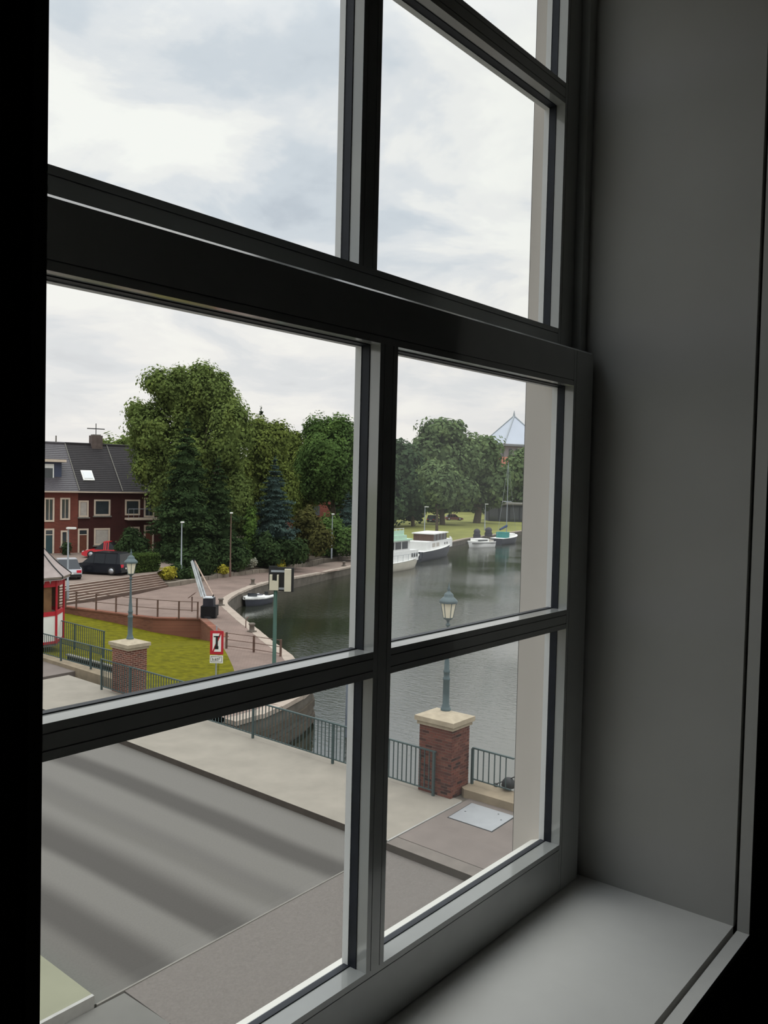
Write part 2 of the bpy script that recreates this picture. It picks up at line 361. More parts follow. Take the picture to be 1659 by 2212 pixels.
def wheelmat():
    """worn bridge surfacing: polished wheel tracks run along the deck"""
    m = pbr('deck_surfacing', (.3, .3, .3), .75, 0, 1); t = m.node_tree; b = t.nodes['Principled BSDF']
    c = N(t, 'ShaderNodeTexCoord'); s = N(t, 'ShaderNodeSeparateXYZ'); t.links.new(c.outputs['Object'], s.inputs[0])
    n = N(t, 'ShaderNodeTexNoise', Scale=.35, Detail=2.0); mp = N(t, 'ShaderNodeMapping'); mp.inputs['Scale'].default_value = (.4, .35, 1); t.links.new(c.outputs['Object'], mp.inputs[0]); t.links.new(mp.outputs[0], n.inputs['Vector'])
    w_ = N(t, 'ShaderNodeMath', operation='MULTIPLY_ADD'); t.links.new(n.outputs['Fac'], w_.inputs[0]); w_.inputs[1].default_value = .5; t.links.new(s.outputs['X'], w_.inputs[2])
    mr = N(t, 'ShaderNodeMapRange'); mr.inputs['From Min'].default_value = 7.4 + .25; mr.inputs['From Max'].default_value = 15.0 + .25; t.links.new(w_.outputs[0], mr.inputs['Value'])
    lt, md, dk = G(127, 123, 117), G(114, 110, 104), G(86, 82, 77)
    r = ramp(t, mr.outputs['Result'], [(0, G(114, 113, 106)), (.06, md), (.11, dk), (.155, dk), (.23, lt), (.29, lt), (.335, dk), (.385, dk), (.48, lt), (.53, md), (.58, G(111, 107, 102)), (.645, lt), (.70, lt), (.76, dk), (.80, dk), (.86, lt), (.94, lt), (1, md)])
    f = N(t, 'ShaderNodeTexNoise', Scale=25.0, Detail=3.0); t.links.new(c.outputs['Object'], f.inputs['Vector'])
    fr = ramp(t, f.outputs['Fac'], [(.3, (.93, .93, .93)), (.7, (1.05, 1.05, 1.05))], 'LINEAR')
    x = N(t, 'ShaderNodeMix', data_type='RGBA', blend_type='MULTIPLY'); x.inputs['Factor'].default_value = 1
    t.links.new(r.outputs['Color'], x.inputs['A']); t.links.new(fr.outputs['Color'], x.inputs['B']); t.links.new(x.outputs['Result'], b.inputs['Base Color']); return m
def watermat():
    m = bpy.data.materials.new('canal_water'); m.use_nodes = True; t = m.node_tree; b = t.nodes['Principled BSDF']
    b.inputs['Base Color'].default_value = (.020, .022, .014, 1); b.inputs['Roughness'].default_value = .015; b.inputs['IOR'].default_value = 2.9
    c = N(t, 'ShaderNodeTexCoord'); mp = N(t, 'ShaderNodeMapping'); mp.inputs['Rotation'].default_value = (0, 0, math.radians(38)); mp.inputs['Scale'].default_value = (1.0, .35, 1); t.links.new(c.outputs['Object'], mp.inputs['Vector'])
    n = N(t, 'ShaderNodeTexNoise', Scale=5.0, Detail=4.0, Roughness=.62, Distortion=.3); t.links.new(mp.outputs[0], n.inputs['Vector'])
    # wind-ruffled by the bridge, calmer towards the moorings
    n3 = N(t, 'ShaderNodeTexNoise', Scale=.06, Detail=2.0); t.links.new(c.outputs['Object'], n3.inputs['Vector'])
    st = ramp(t, n3.outputs['Fac'], [(.38, (.3, .3, .3)), (.62, (1.7, 1.7, 1.7))], 'LINEAR')
    bp = N(t, 'ShaderNodeBump', Distance=.020); t.links.new(st.outputs['Color'], bp.inputs['Strength']); t.links.new(n.outputs['Fac'], bp.inputs['Height']); t.links.new(bp.outputs[0], b.inputs['Normal'])
    return m
ZW = -2.0
MB().poly([(-60, -60, ZW), (420, -60, ZW), (420, 160, ZW), (-60, 160, ZW)]).build('canal_water', watermat(), kind='structure')

MB().poly([(-900, -900, -2.7), (1300, -900, -2.7), (1300, 1300, -2.7), (-900, 1300, -2.7)]).build('horizon_ground', M['parkgrass'], kind='structure')
SH = .03                                           # the bridge stands a touch off square to the house
def bx(x, y): return x + SH * (y - 11.5)
def jy(x): return 11.45 + SH * (x - 7.4)
def slab(name, m, x0, x1, y0, y1, z0, z1, parent=None, kind='structure', skew=True):
    f = bx if skew else (lambda x, y: x)
    g = (lambda x, y: y + SH * (x - 7.4)) if skew else (lambda x, y: y)
    return MB().prism([(f(x0, y0), g(x0, y0)), (f(x1, y0), g(x1, y0)), (f(x1, y1), g(x1, y1)), (f(x0, y1), g(x0, y1))], z0, z1).build(name, m, parent, kind=kind)
ZR = -.16
slab('deck_road', wheelmat(), 7.33, 14.82, 11.47, 31.0, -.7, ZR)
slab('approach_road', M['asphalt'], 7.9, 14.72, .8, 11.43, -3, ZR - .01)
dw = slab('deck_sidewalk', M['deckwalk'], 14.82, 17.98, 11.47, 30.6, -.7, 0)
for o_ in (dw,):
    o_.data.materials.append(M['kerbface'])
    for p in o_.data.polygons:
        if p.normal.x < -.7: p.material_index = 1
slab('left_deck_sidewalk', M['leftwalk'], -2, 7.33, 11.47, 31.0, -.7, .03)
slab('left_joint_kerb', M['steel_edge'], -2, 7.33, 11.40, 11.466, -.7, .035)
slab('deck_joint_kerb', M['steel_edge'], 14.82, 17.9, 11.425, 11.466, -.7, .004)
slab('road_joint_kerb', M['concrete'], 7.4, 14.8, 11.43, 11.466, -.7, ZR + .004)
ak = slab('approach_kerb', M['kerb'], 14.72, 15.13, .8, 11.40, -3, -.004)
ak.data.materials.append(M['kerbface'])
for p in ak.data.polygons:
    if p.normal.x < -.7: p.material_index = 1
slab('approach_sidewalk', M['approachwalk'], 15.145, 18.25, .8, 11.40, -3, 0)
slab('near_quay_wall', M['quay'], 17, 19.2, .8, 12.9, -3, -.02)
slab('near_abutment_wall', M['quay'], -60, 17, .7, 12.6, -3, -.75)
# big flags of the pavement in front of the house, with open joints
fp = structure('left_approach_pavement')
for i in range(-3, 7):
    for j in range(9):
        x0 = 7.87 - 1.08 * (i + 1); y0 = 11.4 - 1.2 * (j + 1)
        MB().prism([(x0 + .02, y0 + .02), (x0 + 1.06, y0 + .02), (x0 + 1.06, y0 + 1.18), (x0 + .02, y0 + 1.18)], -.3, ZR + .005).build('flagstone', M['flag'], fp) if x0 + 1.08 <= 7.9 else None
box_part('bedding', M['concrete'], fp, -8, 7.88, .8, 11.38, -3, ZR - .06)
# far approach beyond the bridge
slab('far_sidewalk', M['approachwalk'], -10, 19.0, 31.02, 62, -3, -.005)
slab('far_abutment_wall', M['quay'], -60, 19.5, 22.2, 31.0, -3, -.72)
# low plinth walls that carry the railings
MB().prism([(18.20, 2), (18.20, 11.9), (18.30, 12.03), (18.95, 12.03), (18.95, 2)], -1, .20).build('near_plinth_wall', M['plinth'], kind='structure')
MB().prism([(18.98, 27.7), (19.28, 36.2), (19.62, 36.2), (19.62, 27.7)], -1, .14).build('far_plinth_wall', M['plinth'], kind='structure')

# ---- the plaza, lawn and quay on the far side
nose = [Vector((19.6, 22.25, 0)), Vector((20.9, 22.3, 0)), Vector((22.2, 22.65, 0)), Vector((24.0, 23.3, 0)), Vector((25.3, 24.0, 0)), Vector((26.3, 25.1, 0))]
quay_px = [(628, 1415), (585, 1384), (556, 1360), (529, 1340), (505, 1319), (493, 1309), (489, 1303), (491, 1297), (500, 1289), (515, 1280), (549, 1266), (578, 1258), (626, 1249), (693, 1237), (728, 1230)]
quay = nose + [atp(*p) for p in quay_px]
qfar = [atp(766, 1222)] + [Vector(p) for p in ((80, 63.2, 0), (92, 68.6, 0), (104, 73.4, 0), (118, 78.2, 0), (132, 81.5, 0), (150, 85.5, 0), (190, 94, 0), (260, 108, 0), (400, 130, 0))]
quay_all = [Vector((p.x, p.y, zp(p.x))) for p in quay + qfar]
wall_px = [(40, 1300), (133, 1310), (250, 1325), (330, 1335), (433, 1337), (479, 1376)]
wallt = [atp(*p) for p in wall_px]
lawn_edge = [atp(*p) for p in ((478, 1392), (490, 1412), (503, 1440), (512, 1470), (515, 1500))] + [Vector((21.0, 24.6, zp(21))), Vector((19.7, 23.4, zp(19.7)))]
kerb_px = [(363, 1268), (390, 1265), (430, 1257), (470, 1249), (515, 1243), (560, 1238), (600, 1234), (640, 1226), (700, 1213)]
kerbl = [atp(*p) for p in kerb_px]
kfar = [Vector((x, y, zp(99))) for x, y in ((75.7, 65.9), (88, 71.5), (100, 77))]
stair_px = [(60, 1318), (133, 1308), (200, 1300), (300, 1283), (363, 1268)]
stairb = [atp(*p) for p in stair_px]
plaza = [Vector((p.x, p.y, zp(p.x))) for p in quay if p.x < 65] + [Vector((65, 58.1, zp(65))), Vector((65, 62.3, zp(65)))] + [p for p in reversed(kerbl) if p.x < 65] + list(reversed(stairb))[1:] + wallt + lawn_edge
MB().poly(plaza).build('plaza_pavement', M['pavers'], kind='structure')
MB().poly([Vector((65, 58.1, zp(65)))] + [p for p in quay_all if 65 < p.x < 105] + [Vector((105, 79.5, zp(99))), kfar[2], kfar[1], kfar[0], Vector((68.96, 64.07, zp(99))), Vector((65, 62.3, zp(65)))]).build('far_promenade_pavement', M['streetpave'], kind='structure')
def wallstrip(name, m, pts, top, zb, th, parent=None, kind=None, side=1):
    """a wall of thickness th along a line, built on its left (+1) or right (-1)"""
    mb = MB(); n = len(pts); inner = []
    for i, p in enumerate(pts):
        a = pts[max(0, i - 1)]; b = pts[min(n - 1, i + 1)]; d = Vector((b.x - a.x, b.y - a.y, 0)).normalized()
        inner.append(Vector((p.x, p.y, 0)) + Vector((-d.y, d.x, 0)) * th * side)
    rows = [[Vector((p.x, p.y, zb)) for p in pts], [Vector((p.x, p.y, p.z + top)) for p in pts], [Vector((q.x, q.y, p.z + top)) for p, q in zip(pts, inner)], [Vector((q.x, q.y, zb)) for q in inner]]
    mb.grid(rows, smooth=False); mb.add([r[0] for r in rows], [(0, 1, 2, 3)]); mb.add([r[-1] for r in rows], [(3, 2, 1, 0)])
    return mb.build(name, m, parent, kind=kind)
qw = wallstrip('quay_wall', M['quay'], quay_all, -.14, -3.2, .6, kind='structure')  # masonry quay wall, from under the coping down into the water
out = []
for i, p in enumerate(quay_all):
    a = quay_all[max(0, i - 1)]; b = quay_all[min(len(quay_all) - 1, i + 1)]; d = Vector((b.x - a.x, b.y - a.y, 0)).normalized()
    out.append(p + Vector((d.y, -d.x, 0)) * .06)
cop = []
for i in range(len(out) - 1):                              # coping stones, one by one as far as they can be told apart
    a, b = out[i], out[i + 1]; k = max(1, int((b - a).length / (1.3 if a.x < 60 else 6)))
    for j in range(k): cop.append((a.lerp(b, j / k), a.lerp(b, (j + 1) / k)))
for a, b in cop[:90]:
    d = (b - a); d.z = 0; d.normalize(); nn = Vector((-d.y, d.x, 0)); e = .02
    q = [a + d * e, b - d * e, b - d * e + nn * .55, a + d * e + nn * .55]
    MB().add([Vector((v.x, v.y, z + (a.z + b.z) / 2)) for z in (-.15, .015) for v in q], [(3, 2, 1, 0), (4, 5, 6, 7), (0, 1, 5, 4), (1, 2, 6, 5), (2, 3, 7, 6), (3, 0, 4, 7)]).build('coping_stone', M['coping'], qw)
# wet fender timbers along the quay nose
for z0, z1, off in ((-1.25, -.98, .10), (-1.85, -1.55, .12)):
    pts = [Vector((p.x, p.y, 0)) for p in nose + quay[6:8]]
    f = []
    for i, p in enumerate(pts):
        a = pts[max(0, i - 1)]; b = pts[min(len(pts) - 1, i + 1)]; d = (b - a).normalized(); f.append(p + Vector((d.y, -d.x, 0)) * off + Vector((0, 0, z1)))
    wallstrip('fender_timber', M['timber'], f, 0, z0, off, parent=qw)
# retaining wall between plaza and lawn
rw = wallstrip('retaining_wall', M['rwbrick'], [p + Vector((0, 0, -.06)) for p in wallt], 0, -2.4, .34, kind='structure', side=1)
for a, b in zip(wallt, wallt[1:]):
    k = max(1, int((b - a).length / 1.0)); d = (b - a).normalized(); nn = Vector((-d.y, d.x, 0))
    for j in range(k):
        p, q = a.lerp(b, j / k) + d * .01, a.lerp(b, (j + 1) / k) - d * .01
        qd = [p - nn * .04, q - nn * .04, q + nn * .38, p + nn * .38]
        MB().add([v + Vector((0, 0, z)) for z in (-.07, .02) for v in qd], [(3, 2, 1, 0), (4, 5, 6, 7), (0, 1, 5, 4), (1, 2, 6, 5), (2, 3, 7, 6), (3, 0, 4, 7)]).build('coping_brick', M['rwbrick'], rw)
# lawn, falling towards the retaining wall's corner
drop = [.25, .38, .6, .85, 1.25, .35]
lw_ = [p - Vector((0, 0, d)) for p, d in zip(wallt, drop)]
lawn = [Vector((19.62, 23.2, -.42)), Vector((19.62, 36.3, -.12)), Vector((22.0, 44.0, -.3))] + lw_ + lawn_edge
lm = MB().poly([(p.x, p.y, p.z) for p in reversed(lawn)])
lo = lm.build('lawn', M['grassm'], kind='structure')
bm = bmesh.new(); bm.from_mesh(lo.data); bmesh.ops.subdivide_edges(bm, edges=bm.edges, cuts=5, use_grid_fill=True); bm.to_mesh(lo.data); bm.free()
MB().poly([(19.0, 36.2, -.02), (19.0, 62, -.02), (28, 62, -.02), (31.0, 54.5, -.3), (28.6, 50, -.3), (22, 44, -.3)]).build('kiosk_pavement', M['streetpave'], kind='structure')

# ---- steps up to the street, each one a block
ZST = .30
st = structure('stair_terrace')
sa, sb = atp(30, 1325), atp(363, 1268)
ta, tb = at(30, 1278, ZST), at(337, 1238, ZST)
ns = 7
for i in range(ns):
    a0, b0 = sa.lerp(ta, i / ns), sb.lerp(tb, i / ns); a1, b1 = ta + (ta - sa) * .05, tb + (tb - sb) * .05
    ztop = lambda p0, t0: p0.z + (ZST - p0.z) * (i + 1) / ns
    za_, zb_ = ztop(sa, ta), ztop(sb, tb)
    lo4 = [Vector((a0.x, a0.y, -1.4)), Vector((b0.x, b0.y, -1.4)), Vector((b1.x, b1.y, -1.4)), Vector((a1.x, a1.y, -1.4))]
    hi4 = [Vector((a0.x, a0.y, za_)), Vector((b0.x, b0.y, zb_)), Vector((b1.x, b1.y, zb_)), Vector((a1.x, a1.y, za_))]
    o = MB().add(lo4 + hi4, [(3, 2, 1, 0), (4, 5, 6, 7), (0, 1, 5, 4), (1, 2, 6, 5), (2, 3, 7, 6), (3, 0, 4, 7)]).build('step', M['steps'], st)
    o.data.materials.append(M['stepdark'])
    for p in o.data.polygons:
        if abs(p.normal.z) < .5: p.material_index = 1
# street level with parking, up to the houses
MB().poly([(ta.x, ta.y, ZST), (tb.x, tb.y, ZST), (52, 66.0, ZST), (62, 72, ZST), (66, 92, ZST), (30, 92, ZST), (18, 62, ZST)]).build('parking_street', M['streetpave'], kind='structure')
# planted bank behind the promenade
gk = structure('garden_kerb')
gl_ = kerbl + kfar
for a, b in zip(gl_, gl_[1:]):
    k = max(1, int((b - a).length / .8))
    for j in range(k):
        p, q = a.lerp(b, j / k), a.lerp(b, (j + 1) / k); d = (q - p).normalized(); nn = Vector((-d.y, d.x, 0)); h = .34 + random.uniform(-.05, .07)
        p = p + d * .015; q = q - d * .015; off = random.uniform(-.04, .04)
        qd = [p + nn * off, q + nn * off, q + nn * .45, p + nn * .45]
        MB().add([v + Vector((0, 0, z)) for z in (-.3, h) for v in qd], [(3, 2, 1, 0), (4, 5, 6, 7), (0, 1, 5, 4), (1, 2, 6, 5), (2, 3, 7, 6), (3, 0, 4, 7)]).build('kerb_stone', M['stone'], gk)
MB().poly([Vector((p.x + .1, p.y + .3, -.75)) for p in gl_] + [Vector((104, 100, -.6)), Vector((70, 96, .25)), Vector((64, 76, .25)), Vector((52, 66.0, -.35)), Vector((tb.x, tb.y, -.62))]).build('garden_ground', M['soil'], kind='structure')
# the park on the far bank
pk = [Vector((p.x, p.y, -1.2)) for p in quay_all if p.x > 100]
pk = [Vector((104, 73.6, -1.2))] + pk[1:]
MB().poly([(p.x - .3, p.y + .5, p.z + .02) for p in pk] + [(400, 330, -1.1), (150, 330, -1.0), (70, 160, -.9), (100, 100, -1.0)]).build('park_lawn', M['parkgrass'], kind='structure')
rd = [at(x, y, -1.1) for x, y in ((820, 1131), (905, 1126), (1000, 1122), (1070, 1119), (1070, 1116), (1000, 1116), (905, 1119), (820, 1124))]
MB().poly([(p.x, p.y, -1.06) for p in rd]).build('park_road', M['gravelroad'], kind='structure')
MB().poly([(60, 92, -.3), (70, 160, -.95), (150, 330, -1.05), (-60, 330, -.3), (-60, 62, -.3), (18, 62, .2), (30, 92, .2)]).build('far_ground', M['soil'], kind='structure')

# ================================================================== OBJECTS: bridge furniture
M['green_iron'] = pbr('green_painted_iron', S(64, 78, 78), .5, .12, 4)
M['lamp_iron'] = pbr('lamp_green_iron', S(82, 96, 99), .45, .15, 3)
M['milk_glass'] = pbr('milky_lamp_glass', S(226, 218, 196), .3, .05, 4)
M['mortar'] = pbr('pillar_mortar', S(138, 118, 106), .95, .15, 8)
M['brick'] = objrandom('pillar_bricks', [S(48, 34, 33), S(92, 56, 49), S(112, 66, 55), S(80, 48, 44), S(118, 76, 64), S(98, 58, 50)])
M['bricks_joined'] = brickmat('far_pillar_brick', S(128, 72, 60), S(88, 52, 46), S(160, 136, 120), 1.0, .22, .075, .010)
M['sandstone'] = pbr('pillar_cap_stone', G(205, 190, 165), .9, .14, 5, .004, 30)
M['galv'] = pbr('galvanised_plate', G(196, 198, 200), .45, .07, 2.5, metal=.35)
M['black'] = pbr('black_paint', S(34, 35, 36), .5, .2, 4)
M['steelgrey'] = pbr('grey_lamp_post', S(150, 156, 162), .5, .06, 3, metal=.2)
M['brown_iron'] = pbr('brown_iron', S(96, 74, 64), .6, .2, 4)
M['white'] = pbr('white_paint', S(226, 226, 222), .5, .05, 3)
M['cream_box'] = pbr('cream_housing', S(196, 190, 170), .5, .05, 3)
M['dkgreen'] = pbr('dark_green_post', S(34, 66, 54), .5, .12, 3)
M['red'] = pbr('signal_red', S(176, 36, 48), .5, .06, 3)

# ---- brick pillar with stone cap; bricks of the near one are single pieces
unit = MB().box(-.5, .5, -.5, .5, -.5, .5)
def cap(mb_parent, x, y, h0, m):
    """stepped slab with a shallow pyramid top, as one stone"""
    c = MB(); hx, hy = x / 2, y / 2
    c.box(-hx - .05, hx + .05, -hy - .05, hy + .05, h0, h0 + .10)
    a = [(-hx - .10, -hy - .10), (hx + .10, -hy - .10), (hx + .10, hy + .10), (-hx - .10, hy + .10)]
    z0, z1, z2 = h0 + .10, h0 + .22, h0 + .31
    b = .17
    vs = [(p[0], p[1], z0) for p in a] + [(p[0], p[1], z1) for p in a] + [(-b, -b, z2), (b, -b, z2), (b, b, z2), (-b, b, z2)]
    c.add(vs, [(3, 2, 1, 0), (0, 1, 5, 4), (1, 2, 6, 5), (2, 3, 7, 6), (3, 0, 4, 7), (4, 5, 9, 8), (5, 6, 10, 9), (6, 7, 11, 10), (7, 4, 8, 11), (8, 9, 10, 11)])
    return c.build('cap_stone', m, mb_parent)
PXW, PYW, PH = .80, 1.02, 1.74
p1 = thing('brick_pillar', 'square red brick pillar with stone cap nearest the window, at the canal edge', 'pillar', (17.84 + PXW / 2, 12.06 + PYW / 2, 0), group='brick lamp pillars of the bridge')
box_part('core', M['mortar'], p1, -PXW / 2 + .007, PXW / 2 - .007, -PYW / 2 + .007, PYW / 2 - .007, 0, PH)
cap(p1, PXW, PYW, PH, M['sandstone'])
ume = unit.mesh('brick', M['brick'])
rows = 24; rh = PH / rows; hid = MB()
for r in range(rows):
    z = (r + .5) * rh
    for face in range(4):
        ln = PYW if face % 2 == 0 else PXW                 # faces: 0 -X, 1 -Y, 2 +X, 3 +Y
        nb = 5 if ln > .9 else 4
        bl = ln / nb; off = (r % 2) * .5 + (.5 if face % 2 else 0); off = off % 1.0
        k = -off * bl
        while k < ln - .005:
            a, b = max(0, k), min(ln, k + bl); k += bl
            if b - a < .03: continue
            c = (a + b) / 2 - ln / 2; l = b - a - .014; proud = random.uniform(-.0015, .003)
            if face == 0: loc, sc = (-PXW / 2 + .02 - proud, c, z), (.045, l, rh - .016)
            elif face == 1: loc, sc = (c, -PYW / 2 + .02 - proud, z), (l, .045, rh - .016)
            elif face == 2: loc, sc = (PXW / 2 - .02, c, z), (.045, l, rh - .016)
            else: loc, sc = (c, PYW / 2 - .02, z), (l, .045, rh - .016)
            if face < 2:
                o = bpy.data.objects.new('brick', ume); COL.objects.link(o); o.parent = p1; o.location = loc; o.scale = sc
            else: hid.box(loc[0] - sc[0] / 2, loc[0] + sc[0] / 2, loc[1] - sc[1] / 2, loc[1] + sc[1] / 2, loc[2] - sc[2] / 2, loc[2] + sc[2] / 2)
hid.build('water_side_bricks', M['brick'], p1, kind='stuff')
p2 = thing('brick_pillar', 'square red brick pillar with stone cap beside the lawn', 'pillar', (18.30 + PXW / 2, 26.55 + PYW / 2, -.12), group='brick lamp pillars of the bridge')
PH2 = 1.74
box_part('core', M['mortar'], p2, -PXW / 2 + .007, PXW / 2 - .007, -PYW / 2 + .007, PYW / 2 - .007, 0, PH2)
bs = MB()
for r in range(rows):
    z = (r + .5) * rh
    for face in range(4):
        ln = PYW if face % 2 == 0 else PXW; nb = 5 if ln > .9 else 4; bl = ln / nb; k = -((r + face) % 2) * .5 * bl
        while k < ln - .005:
            a, b = max(0, k), min(ln, k + bl); k += bl
            if b - a < .03: continue
            a += .005 - ln / 2; b -= .005 + ln / 2; z0, z1 = z - rh / 2 + .005, z + rh / 2 - .005
            if face == 0: bs.box(-PXW / 2, -PXW / 2 + .03, a, b, z0, z1)
            elif face == 1: bs.box(a, b, -PYW / 2, -PYW / 2 + .03, z0, z1)
            elif face == 2: bs.box(PXW / 2 - .03, PXW / 2, a, b, z0, z1)
            else: bs.box(a, b, PYW / 2 - .03, PYW / 2, z0, z1)
bs.build('brickwork', M['bricks_joined'], p2, kind='stuff')
cap(p2, PXW, PYW, PH2, M['sandstone'])

# ---- old-style lanterns on the pillars
def lantern(loc, label):
    t = thing('street_lantern', label, 'street lamp', loc, group='green iron lanterns on the brick pillars')
    MB().lathe([(.135, 0), (.135, .05), (.115, .07), (.11, .12), (.088, .16), (.085, .78), (.098, .80), (.098, .84), (.078, .87), (.078, .98), (.09, 1.0), (.09, 1.03), (.07, 1.07), (.062, 1.28), (.05, 1.34), (.034, 1.9), (.03, 2.22)], n=14).build('post', M['lamp_iron'], t)
    MB().lathe([(.035, 2.2), (.06, 2.22), (.06, 2.26), (.03, 2.29), (.05, 2.36), (.12, 2.40), (.125, 2.43)], n=12).build('bracket', M['lamp_iron'], t)
    n = 6; g = MB()
    for i in range(n):
        a0, a1 = 2 * math.pi * i / n, 2 * math.pi * (i + 1) / n
        q = [(.125 * math.cos(a0), .125 * math.sin(a0), 2.43), (.125 * math.cos(a1), .125 * math.sin(a1), 2.43), (.20 * math.cos(a1), .20 * math.sin(a1), 2.82), (.20 * math.cos(a0), .20 * math.sin(a0), 2.82)]
        MB().add(q, [(0, 1, 2, 3)]).add([(.92 * x, .92 * y, z) for x, y, z in q], [(3, 2, 1, 0)]).build('glass_panel', M['milk_glass'], t)
        MB().tube(q[0], q[3], .011, .011, 5).build('glazing_rib', M['lamp_iron'], t)
    MB().lathe([(.235, 2.81), (.245, 2.85), (.235, 2.88), (.15, 2.96), (.125, 2.98), (.125, 3.03), (.10, 3.06), (.04, 3.11), (.028, 3.14), (.05, 3.18), (.02, 3.22), (.006, 3.34)], n=12).build('hood', M['lamp_iron'], t)
    return t
lantern((18.40, 12.66, PH + .312), 'green iron lantern on the brick pillar nearest the window')
lantern((18.74, 27.10, PH2 + .192), 'green iron lantern on the brick pillar beside the lawn')

# ---- railings: every bar a piece of its own
bar_cache = {}
def railing(name, label, p0, p1_, h, posts, gap, m=None, bottom=.12, top_w=.055, bar=.022, post_w=.06, lead=.0):
    """p0, p1_: feet of the end posts (z included); posts: fractions along the way"""
    m = m or M['green_iron']
    p0, p1_ = Vector(p0), Vector(p1_); d = p1_ - p0; ln = math.hypot(d.x, d.y); rz = math.atan2(d.y, d.x); sl = d.z / ln
    t = thing(name, label, 'railing', p0, rz)
    def sk(mb): mb.v = [(x, y, z + sl * x) for x, y, z in mb.v]; return mb
    sk(MB().box(-.06 - lead, ln + .06, -top_w / 2, top_w / 2, h - .035, h)).build('top_rail', m, t)
    sk(MB().box(0, ln, -.015, .015, bottom, bottom + .03)).build('bottom_rail', m, t)
    pm = MB().box(-post_w / 2, post_w / 2, -post_w / 2, post_w / 2, 0, h - .034).mesh('post', m)
    px = [f * ln for f in posts]
    for x in px:
        o = bpy.data.objects.new('post', pm); COL.objects.link(o); o.parent = t; o.location = (x, 0, sl * x)
    bmh = MB().box(-bar / 2, bar / 2, -bar / 2, bar / 2, bottom + .029, h - .034).mesh('bar', m)
    n = int(ln / gap)
    for i in range(1, n):
        x = ln * i / n
        if min(abs(x - q) for q in px) < post_w * .8: continue
        o = bpy.data.objects.new('bar', bmh); COL.objects.link(o); o.parent = t; o.location = (x, 0, sl * x)
    return t
railing('bridge_railing', 'long dark green bar railing along the bridge sidewalk, in front of both brick pillars', (17.73, 12.52, 0), (18.12, 27.95, 0), 1.16, (0, .23, .45, .67, .88, 1), .148)
railing('canal_railing', 'short dark green bar railing on the plinth right of the near brick pillar', (18.68, 11.97, .2), (18.64, 10.78, .2), .96, (0,), .163, lead=-.06)
railing('approach_railing', 'dark green bar railing on the low plinth left of the lawn pillar', (19.36, 28.8, .12), (19.40, 35.4, .12), 1.0, (0, .28, .62, 1), .15)
railing('path_railing', 'dark green bar railing standing on the grass behind the kiosk railing', (22.0, 33.8, -.25), (22.0, 37.4, -.2), 1.22, (0, .66, 1), .17)
def handrail(name, label, feet, h, mids, m, r=.028, pw=.07, flat=False):
    t = thing(name, label, 'railing', feet[0]); o0 = Vector(feet[0])
    for f in feet: MB().box(-pw / 2, pw / 2, -pw * .3, pw * .3, 0, h, M=Matrix.Translation(Vector(f) - o0)).build('post', m, t)
    for z in mids:
        for a, b in zip(feet, feet[1:]): MB().tube(Vector(a) - o0 + Vector((0, 0, z)), Vector(b) - o0 + Vector((0, 0, z)), r, r, 6).build('rail', m, t)
    return t
rfeet = []
for i in range(8):
    x = [88, 142, 165, 208, 251, 296, 341, 387][i]
    y = [1309, 1313, 1315, 1319.5, 1324, 1330, 1334, 1337][i]
    rfeet.append(atp(x, y) + Vector((0.05, .1, .02)))
rfeet.append(atp(432, 1338) + Vector((-.1, .1, .02)))
handrail('plaza_handrail', 'brown two-rail handrail along the top of the brick retaining wall', rfeet[1:], 1.05, (.52, 1.03), M['brown_iron'], .022, .09)
qf = [atp(489, 1401), atp(548, 1409), atp(606, 1418)]
handrail('quay_barrier', 'low brown three-rail barrier across the quay behind the no-mooring sign', qf, .82, (.14, .46, .78), M['brown_iron'], .02, .1)

# ---- hatch in the pavement by the near pillar
hc = [at(*p, 0) for p in ((968, 1766), (1019, 1735), (1113, 1764), (1062, 1797))]
hat = thing('pavement_hatch', 'pale metal hatch cover set in the pavement by the near pillar', 'hatch cover', (hc[0].x, hc[0].y, 0))
def quadbox(q, z0, z1): return MB().add([Vector((v.x, v.y, z)) for z in (z0, z1) for v in q], [(0, 1, 2, 3), (7, 6, 5, 4), (4, 5, 1, 0), (5, 6, 2, 1), (6, 7, 3, 2), (7, 4, 0, 3)])
cen = sum(hc, Vector()) / 4
quadbox([cen + (v - cen) * 1.03 for v in hc], .0005, .004).build('frame', M['black'], hat, True)
quadbox([cen + (v - cen) * .99 for v in hc], .003, .012).build('lid', M['galv'], hat, True)
for u, v_ in ((.12, .62), (.3, .85), (.88, .5)):
    a = hc[3].lerp(hc[2], v_); b = hc[0].lerp(hc[1], v_); c = a.lerp(b, u); MB().lathe([(.022, .011), (.022, .0135)], (c.x, c.y, 0), 8).build('lifting_hole', M['black'], hat, True)
# ---- dark round fitting outside the canal railing
ff = thing('floodlight', 'dark round-shaded fitting on a slanting rod outside the short canal railing', 'fitting', (18.93, 11.0, .2))
MB().lathe([(.03, .30), (.10, .28), (.16, .20), (.185, .10), (.17, .06), (.02, .05)], (0, .03, .02), 14).build('shade', M['black'], ff)
MB().tube((0, .42, .05), (.02, -.22, .42), .014, .014, 6).build('rod', M['black'], ff)
MB().box(-.03, .03, .36, .44, -.0, .08).build('foot', M['black'], ff)

